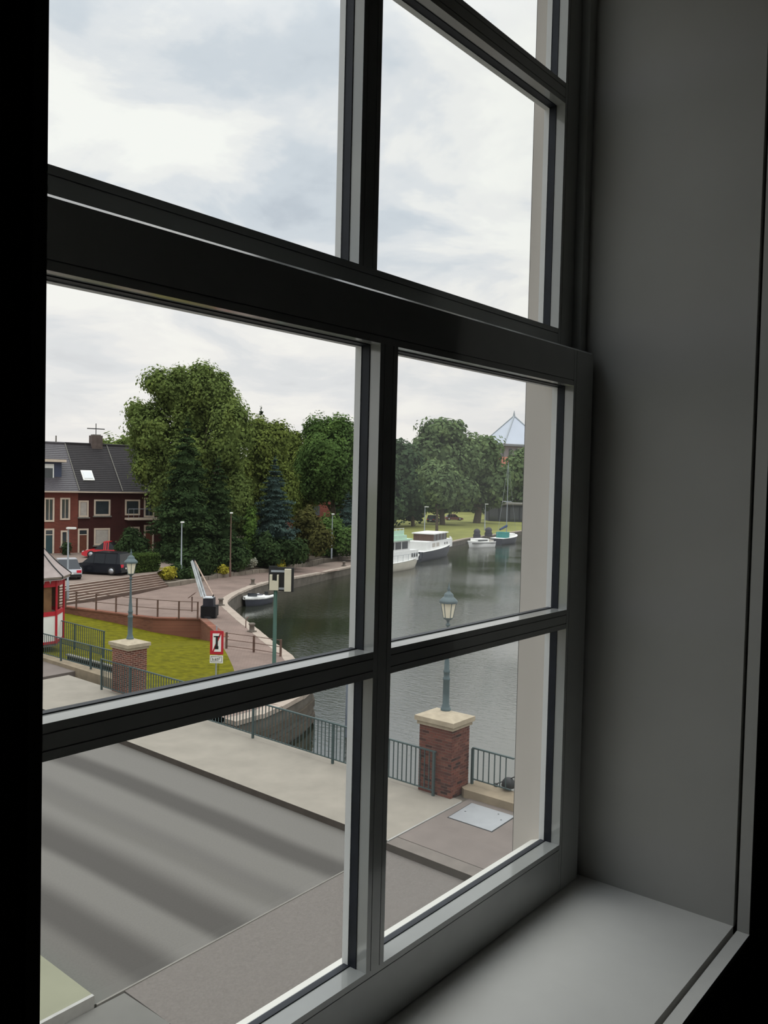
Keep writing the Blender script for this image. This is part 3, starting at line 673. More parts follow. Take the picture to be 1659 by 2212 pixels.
# ---- signal lights on a green post
sp = atp(592, 1441)
sg = thing('canal_signal', 'canal traffic signal, black boards with cream housings on a green post', 'signal', sp)
cr = Vector((RT.x, RT.y, 0)).normalized(); cf = Vector((fwd.x, fwd.y, 0)).normalized()      # signal faces the bridge
Ms = Matrix(((cr.x, cf.x, 0, 0), (cr.y, cf.y, 0, 0), (0, 0, 1, 0), (0, 0, 0, 1)))
u = .0222
def sb_(x0, x1, y0, y1, d0, d1): return MB().box((x0 - 592) * u, (x1 - 592) * u, d0, d1, (1441 - y1) * u, (1441 - y0) * u, M=Ms)
MB().lathe([(.13, 0), (.13, .03), (.09, .04), (.085, 3.9), (.02, 3.92)], n=12).build('post', M['dkgreen'], sg)
sb_(577, 594, 1236, 1283, .10, .16).build('back_board', M['black'], sg); sb_(594, 611, 1238, 1286, .12, .17).build('back_board', M['black'], sg); sb_(608, 628, 1239, 1288, .10, .16).build('back_board', M['black'], sg)
sb_(610, 623, 1241, 1286, -.12, .10).build('signal_housing', M['cream_box'], sg); sb_(580, 598, 1265, 1284, -.12, .10).build('signal_housing', M['cream_box'], sg); sb_(580, 585, 1253, 1265, -.12, .10).build('housing_cheek', M['cream_box'], sg); sb_(595, 598, 1253, 1265, -.12, .10).build('housing_cheek', M['cream_box'], sg)
for y in (1244, 1279): sb_(582, 612, y, y + 4, .02, .08).build('cross_arm', M['steelgrey'], sg)

# ---- no-mooring sign
sp = atp(466, 1486); sp.z -= .06
ns_ = thing('no_mooring_sign', 'red-bordered white canal sign with a black bollard and a plate below, on the lawn', 'sign', sp)
u = .0205
def sn(x0, x1, y0, y1, d0, d1): return MB().box((x0 - 466) * u, (x1 - 466) * u, d0, d1, (1486 - y1) * u, (1486 - y0) * u, M=Ms)
MB().tube((0, 0, 0), (0, 0, (1486 - 1361) * u), .03, .03, 8).build('post', M['steelgrey'], ns_)
bd = sn(454, 480, 1371, 1417, -.055, -.035).build('sign_board', M['red'], ns_)
sn(459, 475.5, 1376, 1411.5, -.058, -.054).build('white_field', M['white'], bd)
sgn = MB()
sgn.box((461 - 466) * u, (473.5 - 466) * u, -.066, -.062, (1486 - 1383) * u, (1486 - 1380.8) * u, M=Ms)
sgn.box((465 - 466) * u, (469.3 - 466) * u, -.066, -.062, (1486 - 1405.5) * u, (1486 - 1381) * u, M=Ms)
sgn.box((463 - 466) * u, (470.5 - 466) * u, -.066, -.062, (1486 - 1406.5) * u, (1486 - 1400.5) * u, M=Ms)
sgn.build('bollard_symbol', M['black'], bd)
def pt(x, y, d): return Ms @ Vector(((x - 466) * u, d, (1486 - y) * u))
MB().add([pt(x, y, d) for d in (-.062, -.057) for x, y in ((458.5, 1411.5), (461.5, 1411.5), (475.8, 1376), (472.5, 1376))], [(0, 1, 2, 3), (7, 6, 5, 4), (4, 5, 1, 0), (5, 6, 2, 1), (6, 7, 3, 2), (7, 4, 0, 3)]).build('red_stroke', M['red'], bd)
pl = sn(454, 479.5, 1419, 1434, -.055, -.035).build('text_plate', M['white'], ns_)
brd = MB()
for a in ((456, 477.5, 1421, 1421.7), (456, 477.5, 1431, 1431.7), (456, 456.7, 1421, 1431.7), (476.8, 477.5, 1421, 1431.7)): brd.box((a[0] - 466) * u, (a[1] - 466) * u, -.058, -.0545, (1486 - a[3]) * u, (1486 - a[2]) * u, M=Ms)
brd.build('plate_border', M['black'], pl)
lt_ = MB()                                                   # a short word, too small in view to read: its strokes
for a in ((459.3, 460.3, 1423.5, 1429.5), (459.3, 463, 1426, 1426.8), (464, 464.9, 1424, 1428), (464, 466.6, 1427.2, 1428), (466, 466.8, 1424, 1428), (468, 468.8, 1424, 1428), (468, 470.4, 1424, 1424.7), (469.7, 470.5, 1424, 1428), (471.8, 472.6, 1423.4, 1428), (471.4, 474.6, 1423.4, 1424.1), (460, 471, 1428.2, 1428.8)):
    lt_.box((a[0] - 466) * u, (a[1] - 466) * u, -.0575, -.0545, (1486 - a[3]) * u, (1486 - a[2]) * u, M=Ms)
lt_.build('lettering', M['black'], pl)

# ---- old hand crane on the plaza
M['jib'] = pbr('pale_jib_paint', S(196, 200, 204), .5, .15, 3); M['crane_black'] = pbr('crane_black_paint', S(24, 24, 27), .5, .25, 3, spec=.15)
cp = atp(451, 1334); cr0 = thing('harbour_crane', 'old black hand crane with pale lattice jib on the quay', 'crane', cp)
u = .0297; d_ = lambda x, y, d=0: Ms @ Vector(((x - 451) * u, d, (1334 - y) * u))
MB().box((437 - 451) * u, (468 - 451) * u, -.45, .45, 0.1, (1334 - 1309) * u, M=Ms).build('counterweight_box', M['crane_black'], cr0)
MB().box((441 - 451) * u, (462 - 451) * u, -.36, .36, (1334 - 1309) * u, (1334 - 1293) * u, M=Ms).build('winch_housing', pbr('crane_housing', S(44, 44, 52), .5, .2, 4, spec=.15), cr0)
MB().box((442 - 451) * u, (460 - 451) * u, -.3, .3, (1334 - 1293) * u, (1334 - 1291) * u, M=Ms).build('housing_lid', M['jib'], cr0)
MB().lathe([(.5, -.02), (.5, .12), (.3, .16)], n=16).build('turntable', M['crane_black'], cr0)
for s in (-1, 1):
    MB().tube(d_(443, 1296, .3 * s), d_(417 + 1.5 * s, 1216, .12 * s), .06, .045, 6).build('jib_beam', M['jib'], cr0)
    MB().tube(d_(437, 1290, .3 * s), d_(415 + 1.5 * s, 1218, .12 * s), .06, .045, 6).build('jib_beam', M['jib'], cr0)
for k in range(9):
    f = k / 9; a, b = (443 - 26 * f, 1296 - 80 * f), (437 - 22 * f, 1290 - 72 * f); w_ = .3 - .18 * f
    MB().tube(d_(*a, -w_), d_(*b, w_), .018, .018, 5).build('lattice_brace', M['jib'], cr0)
    MB().tube(d_(*a, w_), d_(443 - 26 * (f + .1), 1296 - 80 * (f + .1), -w_), .016, .016, 5).build('lattice_brace', M['jib'], cr0)
MB().tube(d_(459, 1288), d_(420, 1217), .05, .045, 6).build('tie_rod', pbr('rusty_tie', S(200, 176, 162), .7, .3, 6), cr0)
MB().tube(d_(459, 1296), d_(459, 1286), .05, .05, 6).build('tie_post', M['crane_black'], cr0)
MB().lathe([(.1, -.03), (.1, .03)], n=12, M=Matrix.Translation(d_(418, 1217)) @ Ms @ Matrix.Rotation(math.pi / 2, 4, 'X')).build('jib_pulley', M['crane_black'], cr0)

# ---- bollards
M['granite'] = pbr('bollard_granite', S(104, 96, 88), .9, .2, 3)
for px, py, lab in ((477, 1308, 'squat stone bollard on the quay beside the hand crane'), (546, 1263, 'squat stone bollard on the quay above the white open boat'), (743, 1223, 'squat stone bollard on the far end of the promenade edge'), (544, 1365, 'squat stone bollard on the quay behind the low barrier')):
    p = atp(px, py); b = thing('bollard', lab, 'bollard', p, group='stone bollards along the quay')
    b.scale = (.68, .68, .72)
    MB().box(-.28, .28, -.28, .28, 0, .10).build('foot', M['granite'], b)
    MB().lathe([(.24, .1), (.22, .14), (.2, .5), (.27, .55), (.28, .66), (.2, .7)], n=12).build('head', M['granite'], b)
p = atp(531, 1356); mr_ = thing('mooring_ring', 'thin bent iron mooring hook at the quay edge', 'mooring hook', p)
MB().path([(0, 0, 0), (0, 0, .42), (.1, .02, .55), (.2, .04, .6)], .03).build('hook', M['brown_iron'], mr_)
p = at(751, 1592, ZW); pile = thing('mooring_pile', 'grey steel mooring pile in the water behind the bridge railing', 'mooring pile', (p.x, p.y, ZW - .6))
MB().lathe([(.11, 0), (.11, 2.95), (.09, 2.97)], n=14).build('pipe', pbr('wet_steel', S(92, 98, 106), .5, .2, 3), pile)
MB().lathe([(.13, 2.9), (.13, 3.0), (.02, 3.04)], n=14).build('pile_cap', M['steelgrey'], pile)

# ---- modern street lamps
def street_lamp(p, h, arm, label, big=1.0, post='steelgrey'):
    t = thing('street_lamp', label, 'street lamp', p, group='slim grey street lamps')
    MB().lathe([(.09 * big, 0), (.09 * big, 1.2), (.06 * big, 1.25), (.045 * big, h)], n=10).build('post', M[post], t)
    a = Ms @ Vector((arm, 0, 0)); s = 1 if arm > 0 else -1
    MB().box(min(-.08, arm * 1.1), max(.08, arm * 1.1), -.16, .16, h - .02, h + .09, M=Ms).build('lamp_head', M['white'], t)
    return t
q = at(146, 1296, -.1)
street_lamp(q, 145 * .0315, .42, 'slim grey street lamp beside the kiosk, in front of the steps')
q = at(391, 1252, -.75); street_lamp(q, 123 * .0392, .16, 'slim grey street lamp by the yellow bush')
q = at(716, 1207, -.75); street_lamp(q, 97 * .0505, .2, 'slim grey street lamp in the shrubs near the end of the promenade')
q = at(916.5, 1162, -1.15); street_lamp(q, 68 * .0740, .55, 'tall grey street lamp on the park bank behind the white cruiser', 1.3)
q = at(1047, 1146, -1.12); street_lamp(q, 58 * .0872, .5, 'tall grey street lamp on the park grass behind the motorboat', 1.3)
q = at(497, 1246, -.7); street_lamp(q, 137 * .0405, .12, 'brown-posted street lamp with a white head half lost among the firs', 1.0, 'brown_iron')
p = atp(414.5, 1321); ls = thing('information_stand', 'thin iron post with a slanting top plate on the plaza left of the crane', 'stand', p)
MB().box(-.03, .03, -.03, .03, 0, .95).build('post', M['brown_iron'], ls)
MB().box(-.28, .28, -.2, .2, -.02, .02, M=Ms @ Matrix.Translation((.0, 0, 1.05)) @ Matrix.Rotation(math.radians(-38), 4, 'Y')).build('top_plate', M['brown_iron'], ls)

# ================================================================== OBJECTS: kiosk, houses, cars, boats
M['roof_grey'] = pbr('kiosk_roof_shingle', S(150, 138, 134), .8, .1, 4)
M['ochre'] = pbr('kiosk_boards', S(120, 88, 60), .8, .25, 3)
# ---- octagonal kiosk with a flared tent roof
kc = pd(58, 1300, 40.3); kc.z = -.02
kk = thing('kiosk', 'octagonal red and white kiosk with a flared grey tent roof', 'kiosk', kc)
ang = lambda i, o=.0: math.radians(22.5 + 45 * i) + o
KR = 1.36
def oct_(r, z, o=.0): return [Vector((r * math.cos(ang(i, o)), r * math.sin(ang(i, o)), z)) for i in range(8)]
O = 0.0
MB().grid([oct_(KR * .97, .0, O), oct_(KR * .97, .14, O)], False, True).build('base', M['concrete'], kk)
for i in range(8):
    a, b = oct_(KR, 0, O)[i], oct_(KR, 0, O)[(i + 1) % 8]
    q = lambda p, z, f=1.0: Vector((p.x * f, p.y * f, z))
    def pan(a_, b_, z0, z1, f0=1.0, f1=.96): return MB().add([q(a_, z0, f0), q(b_, z0, f0), q(b_, z1, f0), q(a_, z1, f0), q(a_, z0, f1), q(b_, z0, f1), q(b_, z1, f1), q(a_, z1, f1)], [(0, 1, 2, 3), (7, 6, 5, 4), (0, 4, 5, 1), (3, 2, 6, 7), (0, 3, 7, 4), (1, 5, 6, 2)])
    pan(a, b, .14, 1.22, .985, .95).build('white_panel', M['white'], kk)
    pan(a, b, 1.18, 1.34, 1.0, .94).build('counter_rail', M['red'], kk)
    pan(a.lerp(b, .0), b.lerp(a, .0), .10, .20, 1.0, .95).build('bottom_rail', M['red'], kk)
    MB().tube(q(a, .1), q(a, 2.62), .045, .045, 6).build('corner_post', M['red'], kk)
    pan(a, b, 2.30, 2.42, 1.0, .95).build('head_rail', M['red'], kk)
    pan(a, b, 2.42, 2.66, .985, .95).build('fascia', M['white'], kk)
    for s in range(4):                                   # scalloped red edging
        c = a.lerp(b, (s + .5) / 4); MB().add([q(c, 2.42, 1.004) + (b - a) * x + Vector((0, 0, z)) for x, z in ((-.11, 0), (.11, 0), (.10, .06), (.05, .15), (0, .19), (-.05, .15), (-.10, .06))] + [q(c, 2.42, .99) + (b - a) * x + Vector((0, 0, z)) for x, z in ((-.11, 0), (.11, 0), (.10, .06), (.05, .15), (0, .19), (-.05, .15), (-.10, .06))], [(0, 1, 2, 3, 4, 5, 6), (13, 12, 11, 10, 9, 8, 7)] + [(k, (k + 1) % 7 + 0, (k + 1) % 7 + 7, k + 7) for k in range(7)]).build('scallop', M['red'], kk)
    if i % 2: pan(a.lerp(b, .12), b.lerp(a, .12), 1.34, 2.30, .93, .90).build('shutter', M['ochre'], kk)
MB().lathe([(KR * .55, .14), (KR * .55, 2.6)], n=8, smooth=False).build('inner_store', M['ochre'], kk)
rp = [(1.60, 2.62), (1.64, 2.70), (1.44, 2.86), (1.18, 3.08), (.90, 3.36), (.55, 3.75), (.28, 4.1), (.12, 4.32)]
for i in range(8):                                        # eight roof facets with ribs
    rows_ = [[Vector((r * math.cos(ang(j, O)), r * math.sin(ang(j, O)), z)) for j in (i, i + 1)] for r, z in rp]
    MB().grid(rows_ + [[v - Vector((0, 0, .05)) for v in rows_[-1]], [v - Vector((0, 0, .05)) for v in rows_[0]]], False).build('roof_facet', M['roof_grey'], kk)
    MB().path([r[0] + Vector((0, 0, .015)) for r in rows_], .025, 5).build('roof_rib', M['black'], kk)
MB().lathe([(1.56, 2.58), (1.60, 2.62), (1.0, 2.66)], n=8, smooth=False, M=Matrix.Rotation(ang(0, O), 4, 'Z')).build('soffit', M['black'], kk)
MB().lathe([(.14, 4.28), (.10, 4.36), (.05, 4.5), (.005, 4.62)], n=8).build('finial', M['black'], kk)
kk.scale = (1.2, 1.2, 1.2)
# low black panel added in place of a dark shaded gap near the kiosk
cb_ = thing('shade_gap_panel', 'low black panel standing in for a dark shaded gap behind the railing in front of the kiosk', 'parapet', (20.25, 31.6, -.5))
MB().box(-.05, .05, -1.7, 2.2, 0, .62).build('panel', M['black'], cb_)
MB().box(-.09, .09, -1.75, 2.25, .62, .68).build('capping', M['concrete'], cb_)

# ---- row of brick houses
M['rooftile_dark'] = pbr('dark_roof_tile', S(40, 36, 38), .75, .14, 1.4)
M['rooftile_grey'] = pbr('glazed_grey_roof_tile', S(72, 68, 72), .45, .2, 7)
M['frame_cream'] = pbr('cream_window_surround', S(206, 190, 172), .7, .08, 2)
M['winglass'] = pbr('house_window_glass', S(52, 58, 62), .08, .2, 1, spec=.6)
M['curtain'] = pbr('window_blind', S(176, 170, 162), .8, .1, 3)
M['slate_blue'] = pbr('blue_grey_cladding', S(66, 72, 92), .6, .1, 2)
M['housebrick1'] = brickmat('house_brick_orange', tuple(1.15 * c for c in S(116, 58, 46)), tuple(1.15 * c for c in S(100, 50, 42)), tuple(1.15 * c for c in S(110, 74, 64)), 1.0)
M['housebrick2'] = brickmat('house_brick_dark', tuple(.62 * c for c in S(84, 40, 36)), tuple(.62 * c for c in S(72, 34, 32)), tuple(.7 * c for c in S(82, 50, 46)), 1.0)
Hu, Hn = Vector((.966, -.257, 0)).normalized(), Vector((-.257, -.966, 0)).normalized()
H0 = pd(169, 1063, 83.5)
Mh = Matrix(((Hu.x, -Hn.x, 0, H0.x), (Hu.y, -Hn.y, 0, H0.y), (0, 0, 1, 0), (0, 0, 0, 1)))
def fa(px, py):
    d = ray(px, py); t = (H0 - CAM).dot(Hn) / d.dot(Hn); p = CAM + d * t; return ((p - H0).dot(Hu), p.z)
EZ = 6.35; RZ = 11.0; RD = 4.7
s_of = lambda px, py=1063: fa(px, py)[0]
def house(label, s0, s1, wallm, roofm, lift=0.0, proud=0.0):
    t = thing('terraced_house', label, 'house', Mh @ Vector((s0, 0, ZST)), group='terraced brick houses')
    MB().box(s0 + .005, s1 - .005, -proud, 9.2, ZST, EZ + lift, M=Mh).build('wall', wallm, t, True)
    MB().profile([(-proud, EZ + lift), (9.2, EZ + lift), (RD, RZ - .3)], s0 + .005, s1 - .005, M=Mh).build('gable', wallm, t, True)
    r = MB(); nc = 26
    for side in (0, 1):
        for k in range(nc):                                # lapped tile courses
            f0, f1 = k / nc, (k + 1.25) / nc
            y0, y1 = -.45 + (RD + .45) * f0, -.45 + (RD + .45) * min(1, f1); z0, z1 = EZ - .1 + lift + (RZ - EZ + .1) * f0, EZ - .1 + lift + (RZ - EZ + .1) * min(1, f1)
            if side: y0, y1 = 2 * RD - y0, 2 * RD - y1
            p = [(y0, z0 + .05), (y1, z1 + .0), (y1, z1 - .06), (y0, z0 - .03)]
            r.profile(p if not side else list(reversed(p)), s0, s1, M=Mh)
    r.build('roof_tiles', roofm, t, True, kind='stuff')
    MB().tube(Mh @ Vector((s0, RD, RZ + .02)), Mh @ Vector((s1, RD, RZ + .02)), .13, .13, 8).build('ridge_tiles', roofm, t, True)
    MB().box(s0, s1, -.55, -.35, EZ - .2 + lift, EZ - .08 + lift, M=Mh).build('gutter', M['frame_cream'], t, True)
    return t
def hwin(t, x0, x1, y0, y1, mull=1, sill=True, glass='winglass', name='window', fr=.16, rec=.04):
    a, zt = fa(x0, y0); b, zb = fa(x1, y1); zb = min(zb, zt - .5)
    f = MB(); f.box(a, a + fr, -.06, .06, zb, zt, M=Mh); f.box(b - fr, b, -.06, .06, zb, zt, M=Mh); f.box(a + fr, b - fr, -.06, .06, zt - fr, zt, M=Mh); f.box(a + fr, b - fr, -.06, .06, zb, zb + fr, M=Mh)
    w_ = f.build(name, M['frame_cream'], t, True)
    for i in range(mull):
        c0 = a + fr + (b - a - 2 * fr) * i / mull; c1 = a + fr + (b - a - 2 * fr) * (i + 1) / mull
        MB().box(c0 + .03, c1 - .03, -.03, .02, zb + fr, zt - fr, M=Mh).build('pane', M[glass], w_, True)
        if i: MB().box(c0 - .03, c0 + .03, -.05, .02, zb + fr, zt - fr, M=Mh).build('mullion', M['frame_cream'], w_, True)
    if sill: MB().box(a - .1, b + .1, -.18, 0, zb - .12, zb, M=Mh).build('window_ledge', M['concrete'], w_, True)
    return w_
def hdoor(t, x0, x1, y0, m, fr=.16):
    a, zt = fa(x0, y0); b, _ = fa(x1, y0); f = MB()
    f.box(a, a + fr, -.06, .06, ZST, zt, M=Mh); f.box(b - fr, b, -.06, .06, ZST, zt, M=Mh); f.box(a + fr, b - fr, -.06, .06, zt - fr, zt, M=Mh)
    w_ = f.build('door_surround', M['frame_cream'], t, True)
    MB().box(a + fr, b - fr, -.02, .04, ZST, zt - fr - .45, M=Mh).build('door_leaf', m, w_, True)
    MB().box(a + fr, b - fr, -.02, .03, zt - fr - .40, zt - fr, M=Mh).build('transom_pane', M['winglass'], w_, True)
    MB().box(a + fr, b - fr, -.05, .03, zt - fr - .46, zt - fr - .39, M=Mh).build('transom_bar', M['frame_cream'], w_, True)
    return w_
M['teal_door'] = pbr('teal_door_paint', S(52, 74, 78), .5, .1, 2); M['brown_door'] = pbr('brown_door_varnish', S(104, 62, 46), .5, .2, 3)
h1 = house('orange brick terraced house with a flat-roofed dormer and glossy grey tiles', s_of(20), s_of(169), M['housebrick1'], M['rooftile_grey'])
hwin(h1, 95, 117, 1075, 1127, 2, False); hwin(h1, 130, 151, 1075, 1123, 2, False); hwin(h1, 131, 147, 1146, 1180); hdoor(h1, 95, 117, 1142, M['teal_door'])
d0, d1 = s_of(30), s_of(139); yd = 1.0
dm = MB().box(d0, d1, yd, 4.0, 7.1, 9.05, M=Mh).build('dormer', M['slate_blue'], h1, True)
MB().box(d0 - .2, d1 + .35, yd - .4, 4.2, 9.05, 9.3, M=Mh).build('dormer_roof', M['frame_cream'], dm, True)
w0, w1 = s_of(40), s_of(122)
MB().box(w0, w1, yd - .08, yd + .05, 7.3, 8.85, M=Mh).build('dormer_frame', M['white'], dm, True)
for k in range(3):
    a = w0 + .12 + (w1 - w0 - .12) * k / 3; MB().box(a, a + (w1 - w0 - .12) / 3 - .12, yd - .1, yd, 7.45, 8.45, M=Mh).build('dormer_pane', M['winglass'], dm, True)
MB().tube(Mh @ Vector((s_of(84) + 2.8, RD, RZ - .2)), Mh @ Vector((s_of(84) + 2.8, RD, RZ + .75)), .07, .07, 8).build('vent_pipe', M['concrete'], h1, True)
h2 = house('dark brick terraced house with chimney and roof light, between dormer house and balcony house', s_of(169), s_of(262), M['housebrick2'], M['rooftile_dark'])
hwin(h2, 170, 191, 1081, 1117, 1, glass='curtain'); hwin(h2, 203, 238, 1079, 1114); hwin(h2, 203, 237, 1141, 1177, 1, glass='curtain'); hdoor(h2, 168, 191, 1142, M['brown_door'])
c0 = s_of(262) - 1.1
chm = MB().box(c0 - .55, c0 + .55, RD - .5, RD + .5, RZ - .7, RZ + .95, M=Mh).build('chimney', pbr('chimney_brick', S(96, 84, 80), .9, .2, 3), h2, True)
MB().box(c0 - .4, c0 + .4, RD - .4, RD + .4, RZ + .95, RZ + 1.05, M=Mh).build('chimney_slab', M['concrete'], chm, True)
MB().tube(Mh @ Vector((c0, RD, RZ + 1.0)), Mh @ Vector((c0, RD, RZ + 2.2)), .04, .04, 6).build('aerial_mast', M['black'], chm, True)
MB().tube(Mh @ Vector((c0 - .9, RD, RZ + 1.65)), Mh @ Vector((c0 + .9, RD, RZ + 1.65)), .05, .05, 6).build('aerial_arm', M['black'], chm, True)
sl = math.atan2(RZ - EZ + .1, RD + .45)
def roofpt(s, f): return Mh @ Vector((s, -.45 + (RD + .45) * f, EZ - .1 + (RZ - EZ + .1) * f))
cs = s_of(262) - 3.0
for nm, w_, f0, f1, mm, up in (('roof_light', .55, .22, .42, M['white'], .12), ('roof_light_glass', .42, .25, .39, M['winglass'], .16)):
    a = [roofpt(cs - w_, f0), roofpt(cs + w_, f0), roofpt(cs + w_, f1), roofpt(cs - w_, f1)]; nv = (a[1] - a[0]).cross(a[3] - a[0]).normalized()
    MB().add([v + nv * k for k in (-.02, up) for v in a], [(3, 2, 1, 0), (4, 5, 6, 7), (0, 1, 5, 4), (1, 2, 6, 5), (2, 3, 7, 6), (3, 0, 4, 7)]).build(nm, mm if nm == 'roof_light' else pbr('roof_light_glazing', S(210, 212, 214), .2, 0, 1), h2, True)
h3 = house('dark brick terraced house with a balcony, half hidden by the tall tree', s_of(262), s_of(430), M['housebrick2'], M['rooftile_dark'])
hwin(h3, 270, 302, 1079, 1113, 1, False); hwin(h3, 311, 333, 1075, 1117, 1, False, name='balcony_door'); hwin(h3, 281, 301, 1138, 1165); hdoor(h3, 311, 332, 1134, M['brown_door'])
b0, zb0 = fa(269, 1120); b1, _ = fa(345, 1120)
bal = MB().box(b0, b1, -1.2, 0, zb0 - .12, zb0 + .08, M=Mh).build('balcony', M['frame_cream'], h3, True)
MB().tube(Mh @ Vector((b0, -1.15, zb0 + 1.0)), Mh @ Vector((b1, -1.15, zb0 + 1.0)), .03, .03, 6).build('balcony_rail', M['steelgrey'], bal, True)
for k in range(8): x = b0 + (b1 - b0) * k / 7; MB().tube(Mh @ Vector((x, -1.15, zb0)), Mh @ Vector((x, -1.15, zb0 + 1.0)), .02, .02, 5).build('baluster', M['steelgrey'], bal, True)

for hh, px_ in ((h2, 169), (h3, 262)):
    MB().tube(roofpt(s_of(px_), .0) + Vector((0, 0, .1)), roofpt(s_of(px_), 1.0) + Vector((0, 0, .08)), .05, .05, 5).build('verge_flashing', M['concrete'], hh, True)
# ---- cars
M['tyre'] = pbr('tyre_rubber', (.012, .012, .012), .8, .1, 5); M['alloy'] = pbr('alloy_wheel', S(170, 172, 176), .35, .1, 5, metal=.6)
M['carglass'] = pbr('car_glass', (.010, .012, .015), .08, 0, 1, spec=.4); M['tail'] = pbr('tail_light', S(200, 40, 60), .2, 0, 1); M['headlamp'] = pbr('head_lamp', S(220, 222, 226), .15, 0, 1)
def car(name, label, loc, heading, Lc, Wc, Hc, paint, van=False, group=None):
    """heading: world angle of the car's nose; local +X is forward"""
    t = thing(name, label, 'car', loc, heading, group)
    bl = .52 * Hc; g = .17
    fr_, re_ = Lc / 2, -Lc / 2
    prof = [(re_, g + .12), (re_ - .0, bl * .75), (re_ + .06, bl), (fr_ - 1.15, bl + .01), (fr_ - .25, bl * .84), (fr_, bl * .62), (fr_ - .02, g + .1), (fr_ - .3, g), (re_ + .3, g)]
    def loft(pr, w0, w1, zmin, zmax):
        vs = []; n = len(pr)
        for s in (-1, 1):
            for x, z in pr:
                f = (z - zmin) / (zmax - zmin); vs.append(Vector((x, s * (w0 + (w1 - w0) * f), z)))
        tri = tessellate_polygon([[Vector((p[0], p[1], 0)) for p in pr]])
        return MB().add(vs, [tuple(x) for x in tri] + [tuple(i + n for i in reversed(x)) for x in tri] + [(i, (i + 1) % n, n + (i + 1) % n, n + i) for i in range(n)])
    loft(prof, Wc / 2, Wc / 2 - .03, g, bl).build('body', paint, t)
    rt_ = Hc - .03
    if van: cab = [(re_ + .08, bl), (re_ + .22, rt_ - .06), (re_ + .5, rt_), (fr_ - 1.95, rt_ - .02), (fr_ - 1.05, bl)]
    else: cab = [(re_ + .30, bl), (re_ + .95, rt_ - .05), (re_ + 1.2, rt_), (fr_ - 1.95, rt_), (fr_ - 1.1, bl)]
    cb2 = loft(cab, Wc / 2 - .04, Wc / 2 - .22, bl, rt_).build('cabin_glass', M['carglass'], t)
    rx0, rx1 = (cab[2][0] - .12, cab[3][0] + .05); MB().box(rx0, rx1, -Wc / 2 + .2, Wc / 2 - .2, rt_ - .05, rt_ + .03).build('roof_panel', paint, t)
    for x in ((rx0 + .05), (rx0 + rx1) / 2, (rx1 - .1)):
        for s in (-1, 1):
            xb = x if 0 else x; MB().add([Vector((xb + dx_, s * y_, z_)) for z_, y_ in ((bl - .01, Wc / 2 - .035), (rt_ - .02, Wc / 2 - .205)) for dx_ in (-.05, .05)] + [Vector((xb + dx_, s * (y_ - .03), z_)) for z_, y_ in ((bl - .01, Wc / 2 - .035), (rt_ - .02, Wc / 2 - .205)) for dx_ in (-.05, .05)], [(0, 1, 3, 2), (4, 6, 7, 5), (0, 2, 6, 4), (1, 5, 7, 3)]).build('window_pillar', paint, t)
    for x in (fr_ - .85, re_ + .80):
        for s in (-1, 1):
            Mw = Matrix.Translation((x, s * (Wc / 2 - .10), .33)) @ Matrix.Rotation(math.pi / 2, 4, 'X')
            wh = MB().lathe([(.2, -.11), (.33, -.11), (.335, 0), (.33, .11), (.2, .11)], n=16, M=Mw).build('wheel', M['tyre'], t)
            MB().lathe([(.21, -.115), (.22, -.118), (.06, -.125)], n=12, M=Mw).build('rim', M['alloy'], wh); MB().lathe([(.06, .125), (.22, .118), (.21, .115)], n=12, M=Mw).build('rim', M['alloy'], wh)
    for s in (-1, 1):
        MB().box(re_ - .02, re_ + .10, s * (Wc / 2 - .22) - .16, s * (Wc / 2 - .22) + .165, bl * .70, bl * .95).build('tail_lamp', M['tail'], t)
        MB().box(fr_ - .30, fr_ - .04, s * (Wc / 2 - .25) - .2, s * (Wc / 2 - .25) + .18, bl * .62, bl * .80).build('head_lamp', M['headlamp'], t)
    MB().box(re_ - .03, re_ + .01, -.26, .26, bl * .52, bl * .52 + .12).build('number_plate', M['white'], t)
    MB().box(re_ - .05, re_ + .1, -Wc / 2 + .06, Wc / 2 - .06, g + .06, g + .25).build('bumper', M['black'], t)
    return t
ca = lambda deg: math.atan2((Matrix.Rotation(math.radians(deg), 3, 'Z') @ cr).y, (Matrix.Rotation(math.radians(deg), 3, 'Z') @ cr).x)
carp = lambda px, py, z=ZST: at(px, py, z)
car('parked_van', 'black people carrier parked at the top of the steps', carp(220, 1239), ca(180 - 14), 4.35, 1.85, 1.72, pbr('black_car_paint', (.006, .007, .011), .2, 0, 1, spec=.3), True)
car('parked_car', 'red car parked in front of the houses, behind the black people carrier', carp(223, 1204), ca(180 + 4), 3.5, 1.72, 1.5, pbr('red_car_paint', S(190, 24, 40), .25, 0, 1, spec=.6))
car('parked_car', 'silver hatchback parked beside the kiosk roof', carp(142, 1247), ca(180 - 62), 4.0, 1.72, 1.45, pbr('silver_car_paint', S(196, 198, 204), .3, 0, 1, metal=.4, spec=.6))
car('parked_car', 'dark car parked on the far park road, beneath the big linden', at(936, 1128, -1.05), ca(70), 4.4, 1.85, 1.6, pbr('dark_car_paint', (.02, .026, .03), .2, 0, 1, spec=.6), True)
car('parked_car', 'maroon car parked on the far park road, beside the linden trunk', at(980, 1124, -1.05), ca(10), 4.3, 1.8, 1.5, pbr('maroon_car_paint', S(110, 62, 56), .3, 0, 1, spec=.5))

